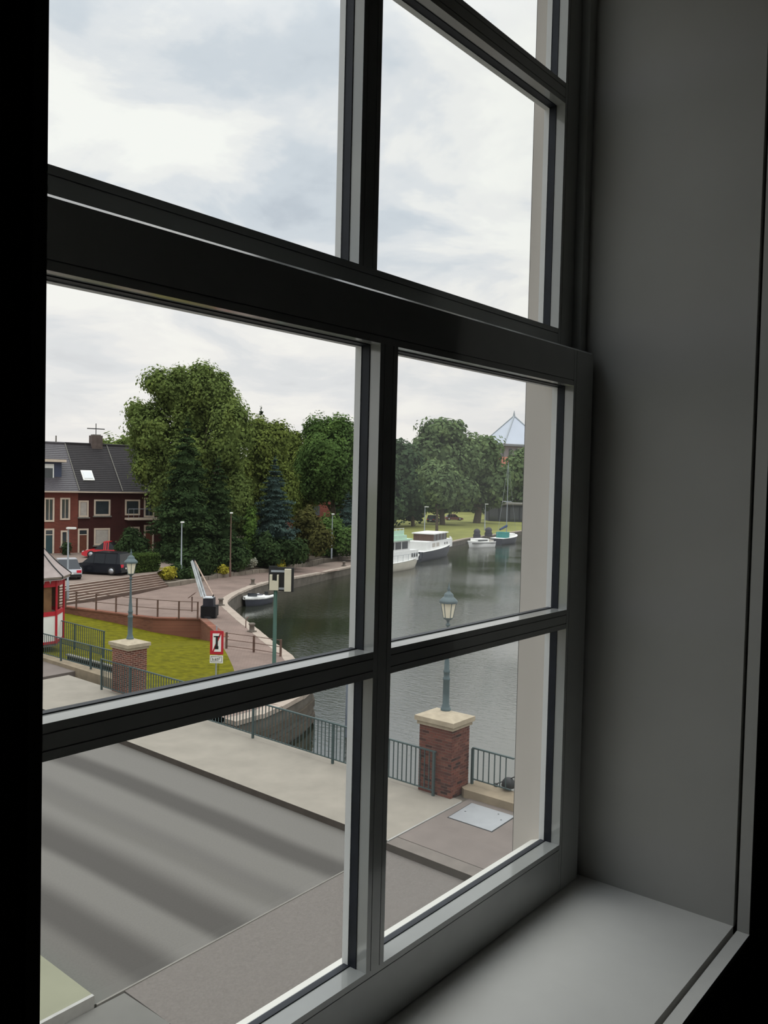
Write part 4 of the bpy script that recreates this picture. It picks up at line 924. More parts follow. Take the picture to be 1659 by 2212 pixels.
# ---- boats
M['hull_white'] = pbr('white_boat_hull', S(222, 222, 220), .35, .06, 1.2); M['hull_dark'] = pbr('dark_boat_hull', S(58, 60, 68), .45, .1, 1.5)
M['hull_cream'] = pbr('cream_boat_hull', S(190, 184, 170), .45, .08, 1.2); M['deck_white'] = pbr('white_boat_deck', S(232, 232, 228), .5, .05, 2)
M['green_canvas'] = pbr('pale_green_canvas', S(178, 208, 188), .8, .06, 2); M['boat_glass'] = pbr('boat_window', S(40, 46, 52), .1, 0, 1, spec=.6)
M['blue_canvas'] = pbr('blue_sail_cover', S(40, 58, 92), .8, .1, 2); M['teal_canvas'] = pbr('teal_spray_hood', S(60, 132, 128), .8, .1, 2); M['grey_canvas'] = pbr('dark_tarpaulin', S(70, 68, 76), .85, .15, 2)
def hull_mesh(Lb, B, hs, hb, n=14, stern=.85, rake=.10):
    """open-topped hull, bow towards +X, waterline z = 0"""
    rows_ = []
    for i in range(n + 1):
        f = i / n; w_ = B / 2 * (stern + (1 - stern) * min(1, f * 3)) * (1 - max(0, (f - .45) / .55) ** 2.3); w_ = max(w_, .02); h = hs + (hb - hs) * f ** 2
        x = (f - .5) * Lb; xr = Lb * rake * max(0, (f - .6) / .4)
        rows_.append([Vector((x - xr, 0, -.35)), Vector((x - xr * .9, -w_ * .72, -.3)), Vector((x - xr * .5, -w_ * .94, h * .35)), Vector((x, -w_, h)), Vector((x, w_, h)), Vector((x - xr * .5, w_ * .94, h * .35)), Vector((x - xr * .9, w_ * .72, -.3))])
    mb = MB(); mb.grid([r[:4] for r in rows_]); mb.grid([list(reversed(r[4:])) [::-1] + [r[0]] for r in rows_])
    mb.add(rows_[0], [tuple(range(7))]); return mb, rows_
def boat(label, loc, heading, Lb, B, hs, hb, hullm, deckm, group=None, deck_at=.0, name='motor_boat', cat='boat'):
    t = thing(name, label, cat, loc, heading, group)
    mb, rows_ = hull_mesh(Lb, B, hs, hb); mb.build('hull', hullm, t)
    dk = MB(); dk.grid([[Vector((r[3].x, r[3].y * .97, r[3].z - deck_at)), Vector((r[4].x, r[4].y * .97, r[4].z - deck_at))] for r in rows_]); dk.build('deck', deckm, t)
    for i in (3, 4): MB().path([r[i] for r in rows_], .05, 5).build('gunwale', deckm, t)
    return t
def along(pa, pb): d = pb - pa; return math.atan2(d.y, d.x)
# white open boat in the bend
pa, pb = at(520, 1311, ZW), at(583, 1303, ZW); c = (pa + pb) / 2
b_ = boat('white open motorboat with dark hull moored in the bend of the quay', Vector((c.x + .25, c.y + .3, ZW)), along(pb, pa) + .25, 3.1, 1.6, .58, .75, M['hull_dark'], M['hull_white'], 'moored boats', .02)
MB().lathe([(.52, 0), (.56, .10), (.50, .12)], (-.35, 0, .60), 14).build('cockpit_coaming', M['deck_white'], b_); MB().lathe([(.40, 0), (.44, .05)], (-.35, 0, .70), 14).build('cockpit', M['grey_canvas'], b_)
MB().path([Vector((x_, y_, .56 + .05 * max(0, x_))) for x_, y_ in ((-1.5, -.68), (-.3, -.79), (.5, -.66), (1.1, -.36), (1.5, -.04))], .11, 6).build('white_gunwale', M['deck_white'], b_); MB().path([Vector((x_, y_, .56 + .05 * max(0, x_))) for x_, y_ in ((-1.5, .68), (-.3, .79), (.5, .66), (1.1, .36), (1.5, .04))], .11, 6).build('white_gunwale', M['deck_white'], b_)
MB().box(.35, .5, -.4, .4, .62, .92).build('windscreen', M['boat_glass'], b_); MB().box(-1.62, -1.48, -.14, .14, .2, .85).build('outboard_motor', M['black'], b_)
# white cabin cruiser
pa, pb = at(790, 1244, ZW), at(938, 1221, ZW); hd = along(pa, pb); c = (pa + pb) / 2; nrm = Vector((-math.sin(hd), math.cos(hd), 0))
b_ = boat('white cabin cruiser with pale green canopy, bow towards the dark barge', Vector((c.x, c.y, ZW)) + nrm * 1.2, hd, 12.0, 3.4, .95, 1.35, M['hull_cream'], M['deck_white'], 'moored boats')
MB().box(-4.6, 3.5, -1.28, 1.28, .95, 2.15).build('lower_cabin', M['hull_white'], b_)
uc = MB().box(-3.4, 1.6, -1.2, 1.2, 2.15, 3.35).build('wheelhouse', M['hull_white'], b_)
for k in range(3): MB().box(-3.2 + 1.5 * k, -1.95 + 1.5 * k, -1.24, 1.24, 2.4, 3.2).build('wheelhouse_window', M['boat_glass'], uc)
MB().box(1.58, 1.64, -1.0, 1.0, 2.45, 3.2).build('front_window', M['boat_glass'], uc)
MB().box(-3.8, 1.8, -1.45, 1.45, 3.35, 3.5).build('canopy_roof', M['green_canvas'], b_)
MB().box(-3.6, .6, -1.35, 1.35, 3.5, 3.95).build('canopy_side', M['green_canvas'], b_)
fb = MB().box(-2.4, .2, -1.2, -1.14, 3.95, 4.5).build('flybridge_screen', M['green_canvas'], b_)
for k in range(4): MB().tube((-2.3 + .8 * k, -1.17, 3.9), (-2.3 + .8 * k, -1.17, 4.7), .03, .03, 5).build('screen_stanchion', M['white'], b_)
MB().tube((-2.4, -1.17, 4.7), (.2, -1.17, 4.7), .03, .03, 5).build('screen_rail', M['white'], b_)
for k in range(3): MB().box(1.9 + .55 * k, 2.2 + .55 * k, -1.31, 1.31, 1.35, 1.8).build('cabin_window', M['boat_glass'], b_)
for k in range(8): MB().tube((-4 + 1.2 * k, -1.5 + (.35 if k > 6 else 0), 1.0), (-4 + 1.2 * k, -1.5 + (.35 if k > 6 else 0), 1.75), .02, .02, 5).build('rail_stanchion', M['steelgrey'], b_)
MB().tube((-4, -1.5, 1.75), (3.2, -1.5, 1.75), .02, .02, 5).build('guard_rail', M['steelgrey'], b_)
# dark-hulled barge
pa, pb = at(905, 1216, ZW), at(997, 1195, ZW); hd = along(pa, pb); c = (pa + pb) / 2; nrm = Vector((-math.sin(hd), math.cos(hd), 0))
b_ = boat('dark-hulled barge yacht with white cabin and glazed wheelhouse, next to the cruiser', Vector((c.x, c.y, ZW)) + nrm * 1.6, hd, 15.0, 3.9, 1.25, 1.9, M['hull_dark'], M['deck_white'], 'moored boats')
MB().box(-5.5, 4.6, -1.5, 1.5, 1.25, 2.35).build('cabin', M['hull_white'], b_)
wh = MB().box(-2.8, 2.4, -1.35, 1.35, 2.35, 3.2).build('glazed_wheelhouse', M['boat_glass'], b_)
MB().box(-3.1, 2.7, -1.55, 1.55, 3.2, 3.34).build('wheelhouse_roof', M['deck_white'], b_)
for k in range(5): MB().box(-2.82 + 1.3 * k - .06, -2.82 + 1.3 * k + .06, -1.38, 1.38, 2.35, 3.2).build('wheelhouse_post', M['brown_iron'], wh)
for k in range(2): MB().box(-3.6 + 1.6 * k, -2.5 + 1.6 * k, -1.53, 1.53, 1.6, 2.1).build('cabin_window', M['curtain'], b_)
for k in range(2): MB().lathe([(.17, -1.54), (.17, 1.54)], (0, 0, 0), 12, M=Matrix.Translation((1.4 + .9 * k, 0, 1.85)) @ Matrix.Rotation(math.pi / 2, 4, 'X')).build('porthole', M['boat_glass'], b_)
for k in range(5): MB().tube((4.8 + .5 * k, -1.3 + .22 * k, 1.6), (4.8 + .5 * k, -1.3 + .22 * k, 2.5), .03, .03, 5).build('bow_stanchion', M['white'], b_)
# small white motor cruiser
pa, pb = at(1021, 1184, ZW), at(1070, 1182, ZW); hd = along(pb, pa); c = (pa + pb) / 2; nrm = Vector((math.sin(hd), -math.cos(hd), 0))
b_ = boat('small white motor cruiser with a dark side stripe, between barge and sailing boat', Vector((c.x, c.y, ZW)) + nrm * 1.0, hd, 5.2, 2.2, .85, 1.0, M['hull_white'], M['deck_white'], 'moored boats')
MB().prism([(-1.1, -.9), (1.3, -.75), (1.9, 0), (1.3, .75), (-1.1, .9)], .9, 1.35).build('cabin', M['deck_white'], b_)
MB().box(-.8, 1.1, -.93, .93, 1.02, 1.2).build('cabin_window', M['boat_glass'], b_)
MB().box(-2.4, 2.0, -1.08, 1.08, .62, .7).build('side_stripe', M['black'], b_); MB().box(-2.2, -1.2, -.85, .85, .9, 1.15).build('cockpit_seat', M['curtain'], b_)
# sailing boat
pa, pb = at(1082, 1178, ZW), at(1136, 1171, ZW); hd = along(pa, pb); c = (pa + pb) / 2; nrm = Vector((-math.sin(hd), math.cos(hd), 0))
b_ = boat('dark sailing boat with a tall bare mast and teal spray hood', Vector((c.x, c.y, ZW)) + nrm * 1.3, hd, 8.5, 2.6, 1.0, 1.3, M['hull_dark'], M['deck_white'], 'moored boats', name='sailing_boat')
mx_ = -.2
MB().tube((mx_, 0, 1.0), (mx_, 0, 13.6), .075, .045, 8).build('mast', M['steelgrey'], b_)
MB().tube((mx_ - 1.6, 0, 7.0), (mx_ + 1.7, 0, 7.0), .06, .06, 6).build('spreader', M['steelgrey'], b_)
MB().tube((mx_, 0, 2.9), (mx_ - 2.7, 0, 2.4), .22, .16, 8).build('sail_cover', M['blue_canvas'], b_)
MB().prism([(-2.4, -.9), (-1.0, -.9), (-1.0, .9), (-2.4, .9)], 1.0, 1.95).build('spray_hood', M['teal_canvas'], b_)
MB().prism([(-1.0, -.8), (2.0, -.7), (2.6, 0), (2.0, .7), (-1.0, .8)], 1.0, 1.6).build('coach_roof', M['deck_white'], b_)
MB().path([(mx_, 0, 13.4), (4.1, 0, 1.4)], .015).build('forestay', M['steelgrey'], b_); MB().path([(mx_, 0, 13.4), (-4.0, 0, 1.3)], .015).build('backstay', M['steelgrey'], b_)
# covered bundles on the quay behind the motor cruiser
for px, py, w_, lab in ((1030, 1162, 1.25, 'dark tarpaulin-covered bundle on the quay above the motor cruiser bow'), (1055, 1158, 1.35, 'dark tarpaulin-covered bundle on the quay above the motor cruiser stern')):
    p = at(px, py, -1.18); t = thing('covered_bundle', lab, 'bundle', p, group='covered bundles on the far quay')
    MB().lathe([(w_ * .5, 0), (w_ * .52, .5), (w_ * .40, .8), (w_ * .48, 1.05), (w_ * .34, 1.4), (.08, 1.55)], n=10).build('tarpaulin', M['grey_canvas'], t)
    MB().lathe([(w_ * .53, .45), (w_ * .53, .52)], n=10).build('lashing', M['black'], t)

# ---- buildings behind the park
q = at(1097, 1117, -1.0); D = 262.0
pc = pd(1108, 985, D)
M['zinc'] = pbr('zinc_roof', S(176, 182, 194), .5, .05, .15); M['dullbrick'] = pbr('grey_hall_wall', S(134, 130, 130), .9, .12, .3)
pb_ = thing('pyramid_hall', 'hall with a pale zinc pyramid roof rising above the park trees', 'building', (pc.x, pc.y, -1.0), math.radians(-51 + 90 + 22))
mp_ = D / FPX; z_e = 8 + (1046 - 956) * mp_; z_a = 8 + (1046 - 893) * mp_; hw = 52 * mp_
a = [(-hw, -hw, z_e), (hw, -hw, z_e), (hw, hw, z_e), (-hw, hw, z_e)]
for i in range(4): MB().add([a[i], a[(i + 1) % 4], (0, 0, z_a + 0), tuple(x * .98 for x in a[i][:2]) + (z_e - .3,), tuple(x * .98 for x in a[(i + 1) % 4][:2]) + (z_e - .3,)], [(0, 1, 2), (0, 3, 4, 1)]).build('roof_slope', M['zinc'], pb_)
for i in range(4): MB().tube(a[i], (0, 0, z_a), .25, .25, 6).build('roof_hip', M['steelgrey'], pb_)
MB().lathe([(.5, z_a - .5), (.3, z_a + .4), (.06, z_a + 1.6)], n=8).build('finial', M['steelgrey'], pb_)
MB().box(-hw * .86, hw * .86, -hw * .86, hw * .86, 0, z_e - .05).build('walls', M['dullbrick'], pb_)
MB().box(-hw * .97, hw * .97, -hw * .97, hw * .97, z_e - .6, z_e - .02).build('eaves', M['steelgrey'], pb_)
for f in range(4):
    for k in range(5): MB().box(-hw * .7 + k * hw * .32, -hw * .7 + k * hw * .32 + hw * .14, -hw * .875, -hw * .85, z_e - 3.6, z_e - 1.4, M=Matrix.Rotation(f * math.pi / 2, 4, 'Z')).build('window', M['winglass'], pb_)
rb = pd(1094, 1000, 246); t = thing('red_roof_house', 'red-tiled roof showing between trees below the pyramid roof', 'building', (rb.x, rb.y, -1), math.radians(-45))
MB().box(-5.5, 5.5, -4, 4, 0, 11.8).build('walls', M['dullbrick'], t); MB().profile([(-4.6, 11.6), (4.6, 11.6), (0, 16.6)], -6, 6).build('roof', pbr('orange_roof_tile', S(150, 92, 76), .8, .1, 1), t)
lb = pd(1075, 1116, 205); t = thing('park_pavilion', 'low dark glazed pavilion behind the park trees', 'building', (lb.x, lb.y, -1.05), YAW * -1 + math.pi / 2 * 0 - math.radians(0))
MB().box(-2.2, 13, 0, 8, 0, 4.0).build('walls', pbr('dark_cladding', S(56, 58, 66), .7, .1, .5), t); MB().box(-2.6, 13.5, -.8, 8.5, 4.0, 4.4).build('roof', M['concrete'], t)
for k in range(6): MB().box(-2.0 + 2.45 * k, .1 + 2.45 * k, -.06, .05, .4, 3.4).build('window', M['winglass'], t)
gb = pd(672, 1086, 125); t = thing('garden_house', 'red brick house with flat roof glimpsed behind the shrubs', 'building', (gb.x, gb.y, -.5), math.radians(-20))
MB().box(-3.4, 3.2, 0, 6, 0, 5.2).build('walls', M['housebrick1'], t); MB().box(-3.8, 1.0, -.6, 6.4, 5.0, 5.4).build('flat_roof', M['white'], t)
for k in range(2): MB().box(-2.6 + 2.6 * k, -1.2 + 2.6 * k, -.06, .05, 3.2, 4.6).build('window', M['winglass'], t)

# ================================================================== OBJECTS: trees, shrubs, hedges
rng = np.random.default_rng(5)
def leaf_mesh(name, pos, nrm, size, m, core=None):
    """one mesh of small leaf-clump blades; core: (centres, radii) of opaque inner twig masses"""
    n = len(pos); nrm = nrm / np.linalg.norm(nrm, axis=1, keepdims=True)
    r = rng.normal(size=(n, 3)); a = np.cross(nrm, r); a /= np.linalg.norm(a, axis=1, keepdims=True) + 1e-9; b = np.cross(nrm, a)
    s = size[:, None]; k = .62
    V = np.stack([pos - a * s, pos - b * s * k + nrm * s * .18, pos + a * s, pos + b * s * k + nrm * s * .18], 1).reshape(-1, 3)
    F = np.arange(n * 4).reshape(-1, 4)
    extraV, extraF = [], []
    if core is not None:
        for c, rad in zip(*core):
            bmc = bmesh.new(); bmesh.ops.create_icosphere(bmc, subdivisions=2, radius=1.0)
            base = n * 4 + len(extraV)
            for v in bmc.verts:
                q = np.array(v.co) * rad * (1 + .25 * math.sin(7 * v.co.x + 5 * v.co.y) * math.cos(6 * v.co.z)) + c; extraV.append(q)
            for f in bmc.faces: extraF.append([base + v.index for v in f.verts])
            bmc.free()
    me = bpy.data.meshes.new(name)
    allV = np.vstack([V, np.array(extraV)]) if extraV else V
    me.vertices.add(len(allV)); me.vertices.foreach_set('co', allV.astype(np.float32).ravel())
    nl = n * 4 + 3 * len(extraF); me.loops.add(nl)
    li = np.concatenate([F.ravel(), np.array(extraF, int).ravel()]) if extraF else F.ravel()
    me.loops.foreach_set('vertex_index', li.astype(np.int32))
    me.polygons.add(n + len(extraF))
    ls = np.concatenate([np.arange(n) * 4, n * 4 + 3 * np.arange(len(extraF))]).astype(np.int32); me.polygons.foreach_set('loop_start', ls)
    me.materials.append(m); me.update(calc_edges=True); me.validate()
    return me
def crown_points(ells, n, clump, jit=.55, inner=.18):
    """ells: (centre, (rx, ry, rz)) lobes; leaves sit on clumps scattered over each lobe"""
    vol = np.array([e[1][0] * e[1][2] for e in ells]); vol = vol / vol.sum()
    P, Nn = [], []
    for (c, rad), w_ in zip(ells, vol):
        c = np.array(c); rad = np.array(rad); k = max(6, int(n * w_)); m_ = max(8, int(14 * (rad[0] * rad[2]) / clump ** 2 * .55))
        d = rng.normal(size=(m_, 3)); d /= np.linalg.norm(d, axis=1, keepdims=True); rr = .55 + .45 * rng.random((m_, 1)) ** .5
        cc = d * rr; idx = rng.integers(0, m_, k)
        e = rng.normal(size=(k, 3)); e /= np.linalg.norm(e, axis=1, keepdims=True); er = rng.random((k, 1)) ** (1 / 2.2)
        cs_ = clump * (.6 + .8 * rng.random((m_, 1)))[idx]
        p = c + cc[idx] * (rad - clump * .45) + e * er * cs_
        P.append(p); Nn.append((p - c) / rad + e * .6 + rng.normal(size=(k, 3)) * jit + np.array([0, 0, .35]))
    return np.vstack(P), np.vstack(Nn)
def trunk(mb, p0, p1, r0, r1, bends=3, seed=0):
    rg = random.Random(seed); pts = [Vector(p0)]
    for i in range(1, bends + 1): pts.append(Vector(p0).lerp(Vector(p1), i / bends) + (Vector((rg.uniform(-1, 1), rg.uniform(-1, 1), 0)) * r0 * .6 if i < bends else Vector()))
    for i in range(bends): mb.tube(pts[i], pts[i + 1], r0 + (r1 - r0) * i / bends, r0 + (r1 - r0) * (i + 1) / bends, 8)
M['bark'] = pbr('tree_bark', S(86, 76, 64), .95, .25, 3)
LEAF = {}
def leaf(name, col, var=.45, scale=.5, trans=.3):
    if name not in LEAF: LEAF[name] = leafmat(name, col, var, scale, trans)
    return LEAF[name]
def tree(name, label, base_px, base_z, depth, lobes, n, size, m, clump=1.1, tr=.35, cat='tree', group=None, stems=1, ydep=.8):
    """lobes: (px, py, half width px, half height px) at the tree's own depth"""
    u_ = depth / FPX; b = pd(base_px, 1100, depth); base = Vector((b.x, b.y, base_z))
    t = thing(name, label, cat, base, 0, group)
    ells = []
    for i, (x, y, hw_, hh) in enumerate(lobes):
        c = pd(x, y, depth) + Vector((fwd.x, fwd.y, 0)) * (rng.uniform(-.35, .35) * hw_ * u_) - base
        ells.append((tuple(c), (hw_ * u_, hw_ * u_ * ydep, hh * u_)))
    if cat == 'tree' and depth < 120: n, size = int(n * 1.9), size * .72
    P, Nn = crown_points(ells, n, clump)
    keep = P[:, 2] > .05; P, Nn = P[keep], Nn[keep]
    sz = size * (.6 + .8 * rng.random(len(P)))
    core = ([np.array(e[0]) for e in ells], [np.array(e[1]) * .62 for e in ells])
    o = bpy.data.objects.new('foliage', leaf_mesh('foliage', P, Nn, sz, m, core)); COL.objects.link(o); o.parent = t; prop(o, kind='stuff')
    top = max(e[0][2] for e in ells); low = [e for e in ells]
    mb = MB()
    for s in range(stems):
        off = Vector((random.uniform(-.4, .4), random.uniform(-.4, .4), 0)) * (s > 0); e0 = ells[0]
        trunk(mb, off + Vector((0, 0, -.3)), Vector((e0[0][0] * .6, e0[0][1] * .6, top * .75)), tr, tr * .35, 4, int(base_px) + s)
    mb.build('trunk', M['bark'], t)
    br_ = MB()
    for e in ells[1:6]:
        s0 = Vector((e[0][0] * .15, e[0][1] * .15, max(.5, e[0][2] * .45))); br_.tube(s0, Vector(e[0]), tr * .4, tr * .12, 6)
    if br_.v: br_.build('branches', M['bark'], t)
    return t
def conifer(name, label, base_px, base_z, depth, top_py, half_px, n, size, m, droop=.25, tr=.2, tiers=16, group=None, low=.03):
    u_ = depth / FPX; b = pd(base_px, 1100, depth); base = Vector((b.x, b.y, base_z)); tp = pd(base_px, top_py, depth); Hh = tp.z - base_z; Rm = half_px * u_
    t = thing(name, label, 'tree', base, 0, group)
    P, Nn = [], []; br_ = MB()
    n, size = int(n * 1.7), size * .75; per = n // (tiers * 9)
    for k in range(tiers):
        f = low + (1 - low) * (k / tiers); rr = Rm * (1 - f) ** .8 * (.85 + .3 * rng.random()); nb = 9
        for j in range(nb):
            a = 2 * math.pi * (j + rng.random() * .8) / nb + k; L_ = rr * (.75 + .45 * rng.random()); z0 = f * Hh + rng.uniform(-.2, .2)
            s = rng.random(per) ** .7; dr = droop * L_ * s ** 1.4
            q = np.stack([np.cos(a) * L_ * s, np.sin(a) * L_ * s, z0 - dr + .15 * L_ * s], 1)
            wid = (.12 + .22 * (1 - s))[:, None] * L_ * .8
            q += rng.normal(size=(per, 3)) * np.hstack([wid, wid, wid * .35]); P.append(q)
            Nn.append(np.array([math.cos(a) * .5, math.sin(a) * .5, .8]) + rng.normal(size=(per, 3)) * .5)
            br_.tube((0, 0, z0), (math.cos(a) * L_ * .9, math.sin(a) * L_ * .9, z0 - droop * L_ * .7), .03, .012, 4)
    q = np.stack([rng.normal(size=60) * .07, rng.normal(size=60) * .07, Hh * (.93 + .07 * rng.random(60))], 1); P.append(q); Nn.append(rng.normal(size=(60, 3)))
    P = np.vstack(P); Nn = np.vstack(Nn); keep = P[:, 2] > .03; P, Nn = P[keep], Nn[keep]
    core = ([np.array([0, 0, Hh * f]) for f in (.12, .3, .48, .65)], [np.array([Rm * (1 - f) * .62, Rm * (1 - f) * .62, Hh * .16]) for f in (.1, .25, .45, .62)])
    o = bpy.data.objects.new('foliage', leaf_mesh('foliage', P, Nn, size * (.6 + .8 * rng.random(len(P))) * np.clip(1.35 - P[:, 2] / Hh, .35, 1), m, core)); COL.objects.link(o); o.parent = t; prop(o, kind='stuff')
    MB().tube((0, 0, -.3), (0, 0, Hh * .97), tr, .02, 8).build('trunk', M['bark'], t); br_.build('branches', M['bark'], t)
    return t
g_mid = leaf('leaf_mid_green', (.145, .195, .058)); g_dark = leaf('leaf_dark_green', (.042, .070, .028)); g_olive = leaf('leaf_olive', (.135, .172, .045)); g_maple = leaf('leaf_maple', (.085, .142, .042))
g_blue = leaf('leaf_blue_spruce', (.060, .095, .085), .35); g_yellow = leaf('leaf_yellow', (.40, .36, .05), .35, 2.0); g_bright = leaf('leaf_bright', (.10, .17, .04)); g_hedge = leaf('leaf_hedge', (.060, .095, .026), .4, 2.0)
g_lind = leaf('leaf_linden', (.130, .185, .085), .45, .3); g_linddark = leaf('leaf_linden_dark', (.055, .090, .046), .4, .3); g_brown = leaf('leaf_copper', (.085, .085, .030), .4, 1.2); g_white = leaf('leaf_white_flower', (.42, .42, .34), .4, 3.0)

# left bank
tree('broadleaf_tree', 'tallest tree of the left bank, spreading mid-green crown', 430, -.2, 84, [(415, 1000, 95, 90), (380, 860, 60, 55), (455, 850, 58, 60), (330, 935, 58, 60), (500, 930, 50, 80), (322, 1000, 38, 50), (440, 1120, 80, 90), (345, 830, 30, 32), (440, 815, 30, 26), (500, 1080, 45, 90), (298, 890, 24, 28), (345, 1070, 24, 40), (388, 815, 22, 24), (418, 905, 60, 45)], 46000, .22, g_mid, 1.1, .5)
conifer('dark_fir', 'dark drooping fir in front of the tallest tree', 402, -.4, 78, 900, 82, 26000, .20, g_dark, .35, .25, 20)
conifer('dark_fir', 'smaller dark fir right of the big fir, behind the crane jib', 470, -.4, 80, 985, 62, 12000, .20, g_dark, .3, .2, 16)
tree('broadleaf_tree', 'olive-green tree with a rounded top right of the tallest tree', 575, -.4, 95, [(575, 985, 52, 70), (555, 935, 34, 34), (600, 950, 30, 36), (540, 1050, 45, 70), (600, 1060, 45, 70), (560, 1130, 50, 60)], 20000, .26, g_olive, 1.2, .35)
conifer('thin_spruce', 'thin spruce whose tip pokes above the olive tree', 560, -.4, 98, 876, 46, 7000, .24, g_dark, .2, .2, 18)
tree('broadleaf_tree', 'yellowish-green tree behind the blue spruce', 650, -.5, 112, [(655, 1010, 48, 48), (635, 960, 26, 30), (680, 1040, 40, 40), (640, 1070, 45, 50)], 12000, .28, g_olive, 1.3, .35)
tree('maple_tree', 'dense dark green maple right of the blue spruce, cut by the window bar', 725, -.6, 108, [(715, 990, 66, 66), (690, 935, 38, 36), (735, 930, 36, 30), (770, 985, 46, 60), (665, 1010, 34, 44), (760, 1050, 50, 50), (705, 1050, 55, 40)], 26000, .27, g_maple, 1.3, .4)
conifer('blue_spruce', 'blue-green spruce in the middle of the garden bank', 592, -.6, 86, 985, 58, 16000, .18, g_blue, .12, .2, 18)
tree('columnar_shrub', 'bright green upright shrub left of the blue spruce', 541, -.6, 84, [(541, 1135, 15, 42), (541, 1180, 22, 36), (530, 1205, 26, 25)], 3500, .16, g_bright, .5, .08, 'shrub')
tree('garden_shrub', 'dark bushy shrub at the foot of the blue spruce', 610, -.7, 84, [(600, 1195, 46, 32), (570, 1185, 32, 40), (640, 1190, 30, 30)], 7000, .17, g_dark, .6, .08, 'shrub', 'garden shrubs on the planted bank')
tree('garden_shrub', 'olive copper-tinged shrub below the far brick house', 668, -.7, 92, [(665, 1130, 34, 36), (685, 1165, 36, 36), (645, 1170, 28, 34)], 7000, .19, g_brown, .7, .1, 'shrub', 'garden shrubs on the planted bank')
tree('garden_shrub', 'mid-green shrub around the promenade street lamp', 720, -.7, 98, [(712, 1150, 34, 44), (745, 1170, 34, 36), (700, 1185, 36, 26), (770, 1170, 34, 40)], 8000, .2, g_maple, .7, .1, 'shrub', 'garden shrubs on the planted bank')
conifer('blue_spruce', 'pale blue spruce behind the promenade street lamp, beside the window bar', 752, -.7, 104, 1062, 44, 6000, .2, g_blue, .12, .15, 12)
tree('garden_shrub', 'low green shrub between crane jib and upright shrub', 500, -.65, 79, [(490, 1195, 30, 34), (515, 1205, 30, 28), (470, 1215, 24, 24)], 5000, .16, g_dark, .55, .08, 'shrub', 'garden shrubs on the planted bank')
tree('garden_shrub', 'dark green shrub behind the street lamp by the yellow bush', 415, -.55, 75, [(415, 1215, 36, 30), (440, 1205, 30, 40)], 4500, .16, g_dark, .55, .08, 'shrub', 'garden shrubs on the planted bank')
tree('yellow_bush', 'rounded yellow-leaved bush at the top of the steps', 359, -.62, 71.0, [(352, 1237, 15, 13), (367, 1236, 15, 14), (359, 1242, 20, 11)], 2600, .09, g_yellow, .28, .05, 'bush', 'yellow-leaved bushes')
tree('yellow_bush', 'sparse yellow-leaved bush below the small fir, behind the crane', 480, -.62, 76.5, [(482, 1232, 12, 14), (470, 1243, 14, 7)], 700, .09, g_yellow, .35, .04, 'bush', 'yellow-leaved bushes')
tree('yellow_bush', 'small yellow-leaved bush behind the signal boards', 602, -.7, 83, [(604, 1215, 10, 14), (606, 1224, 12, 10)], 600, .1, g_yellow, .3, .04, 'bush', 'yellow-leaved bushes')
tree('flowering_bush', 'small white-flowering bush at the garden kerb', 550, -.7, 81.5, [(549, 1214, 9, 8), (544, 1219, 8, 6)], 450, .09, g_white, .25, .04, 'bush')
tree('garden_shrub', 'low dark shrub beneath the street lamp by the yellow bush', 392, -.62, 72.5, [(395, 1243, 16, 12), (412, 1240, 18, 14), (380, 1232, 14, 12)], 2600, .13, g_dark, .4, .05, 'shrub', 'garden shrubs on the planted bank')
# hedge beside the parking place
ha, hb_ = at(276, 1240, ZST), at(345, 1234, ZST); hd_ = (hb_ - ha); hl = hd_.length; hr = math.atan2(hd_.y, hd_.x)
hg = thing('clipped_hedge', 'clipped low hedge between the black people carrier and the yellow bush', 'hedge', ha, hr)
nh = 7000; P = np.stack([rng.random(nh) * hl, rng.random(nh) * 1.3, rng.random(nh) ** .6 * 1.35], 1); fc = rng.integers(0, 3, nh); P[fc == 0, 1] = rng.normal(size=(fc == 0).sum()) * .04; P[fc == 1, 2] = 1.35 + rng.normal(size=(fc == 1).sum()) * .05
o = bpy.data.objects.new('foliage', leaf_mesh('foliage', P, rng.normal(size=(nh, 3)) * .7 + np.array([0, -.5, .6]), .09 * (.6 + .8 * rng.random(nh)), g_hedge)); COL.objects.link(o); o.parent = hg; prop(o, kind='stuff')
MB().box(.08, hl - .08, .1, 1.2, 0, 1.25).build('twig_mass', g_hedge, hg)
tree('garden_bush', 'round dark bush in front of the balcony house', 283, ZST, 77.5, [(283, 1172, 26, 32), (268, 1185, 18, 22), (302, 1185, 18, 26), (290, 1200, 30, 18)], 6000, .15, g_dark, .5, .08, 'bush')
tree('front_garden_bush', 'small dark bush beside the teal house door', 141, ZST, 81, [(141, 1186, 10, 14)], 700, .12, g_dark, .35, .05, 'bush')
tree('broadleaf_tree', 'distant tree crown showing above the house roofs', 250, 0, 150, [(250, 970, 42, 24), (285, 965, 30, 26), (222, 972, 20, 16), (260, 1010, 60, 40)], 7000, .4, g_mid, 1.6, .4)
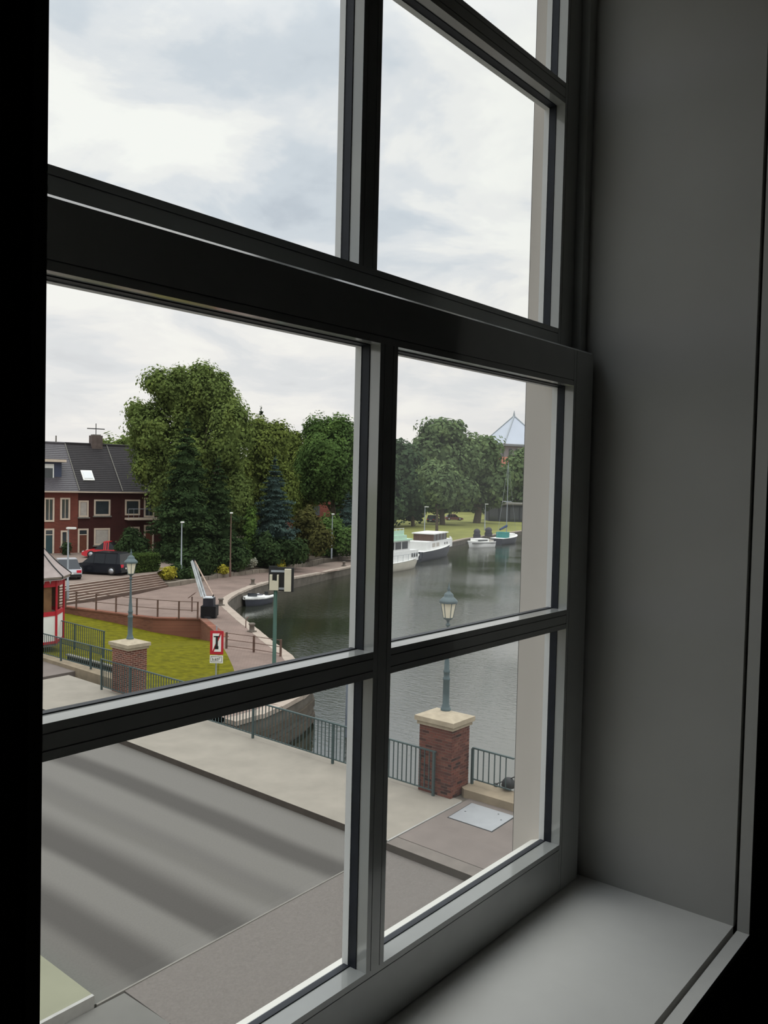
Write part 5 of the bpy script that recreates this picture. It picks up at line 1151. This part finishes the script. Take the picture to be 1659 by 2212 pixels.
# park trees on the far bank
tree('linden_tree', 'largest park linden with a broad pale green crown', 957, -1.1, 182, [(960, 1000, 72, 82), (945, 930, 40, 30), (980, 935, 34, 30), (915, 985, 38, 50), (1015, 985, 34, 46), (950, 1070, 66, 36), (900, 1040, 30, 40), (1000, 1060, 36, 36)], 26000, .48, g_lind, 2.0, .62, ydep=.9)
tree('linden_tree', 'slender park linden standing nearest the barge yacht', 945, -1.1, 147, [(948, 1060, 36, 36), (930, 1030, 26, 30), (965, 1035, 26, 30)], 7000, .4, g_lind, 1.6, .3)
tree('linden_tree', 'park linden with the leaning trunk right of the largest one', 1030, -1.1, 194, [(1040, 1010, 42, 66), (1055, 975, 30, 36), (1075, 1050, 34, 44), (1035, 1070, 44, 30), (1010, 1050, 34, 40)], 12000, .55, g_lind, 2.2, .9)
tree('linden_tree', 'park linden at the outer frame, in front of the pyramid hall', 1120, -1.1, 222, [(1120, 1030, 40, 52), (1140, 1010, 44, 44), (1100, 1050, 34, 44), (1150, 1070, 44, 40)], 10000, .6, g_lind, 2.2, .6)
tree('linden_tree', 'dark park linden left of the largest one, beside the window bar', 893, -1.1, 172, [(878, 1020, 36, 58), (862, 980, 28, 26), (895, 1060, 40, 48), (850, 1060, 34, 52), (885, 1105, 40, 18)], 14000, .48, g_linddark, 1.9, .4)
tree('linden_tree', 'dark tree filling the gap behind the muntin', 815, -1.0, 165, [(815, 1030, 52, 60), (800, 1090, 52, 40), (840, 1090, 40, 40)], 9000, .5, g_linddark, 2.0, .4)
# the distant belt of trees
for i, (x, y, hw_, hh, dd, lab) in enumerate(((905, 1060, 60, 60, 262, 'distant dark tree behind the dark car'), (990, 1070, 60, 56, 272, 'distant dark tree behind the maroon car'), (1085, 1085, 36, 30, 285, 'distant dark tree beside the pavilion'), (700, 1050, 70, 60, 190, 'distant tree behind the far brick house'), (620, 1040, 60, 60, 170, 'distant tree behind the olive tree'), (780, 1060, 60, 60, 205, 'distant tree behind the maple'), (460, 1060, 90, 80, 135, 'distant tree behind the tallest tree'), (850, 1070, 44, 44, 240, 'distant tree behind the dark park linden'))):
    tree('distant_tree', lab, x, -1.0, dd, [(x, y, hw_, hh), (x - hw_ * .5, y + hh * .3, hw_ * .7, hh * .8), (x + hw_ * .5, y + hh * .2, hw_ * .7, hh * .8), (x, y + hh * .9, hw_, hh * .5)], 5000, dd * .0032, g_linddark, dd * .012, .4, group='distant belt of trees')
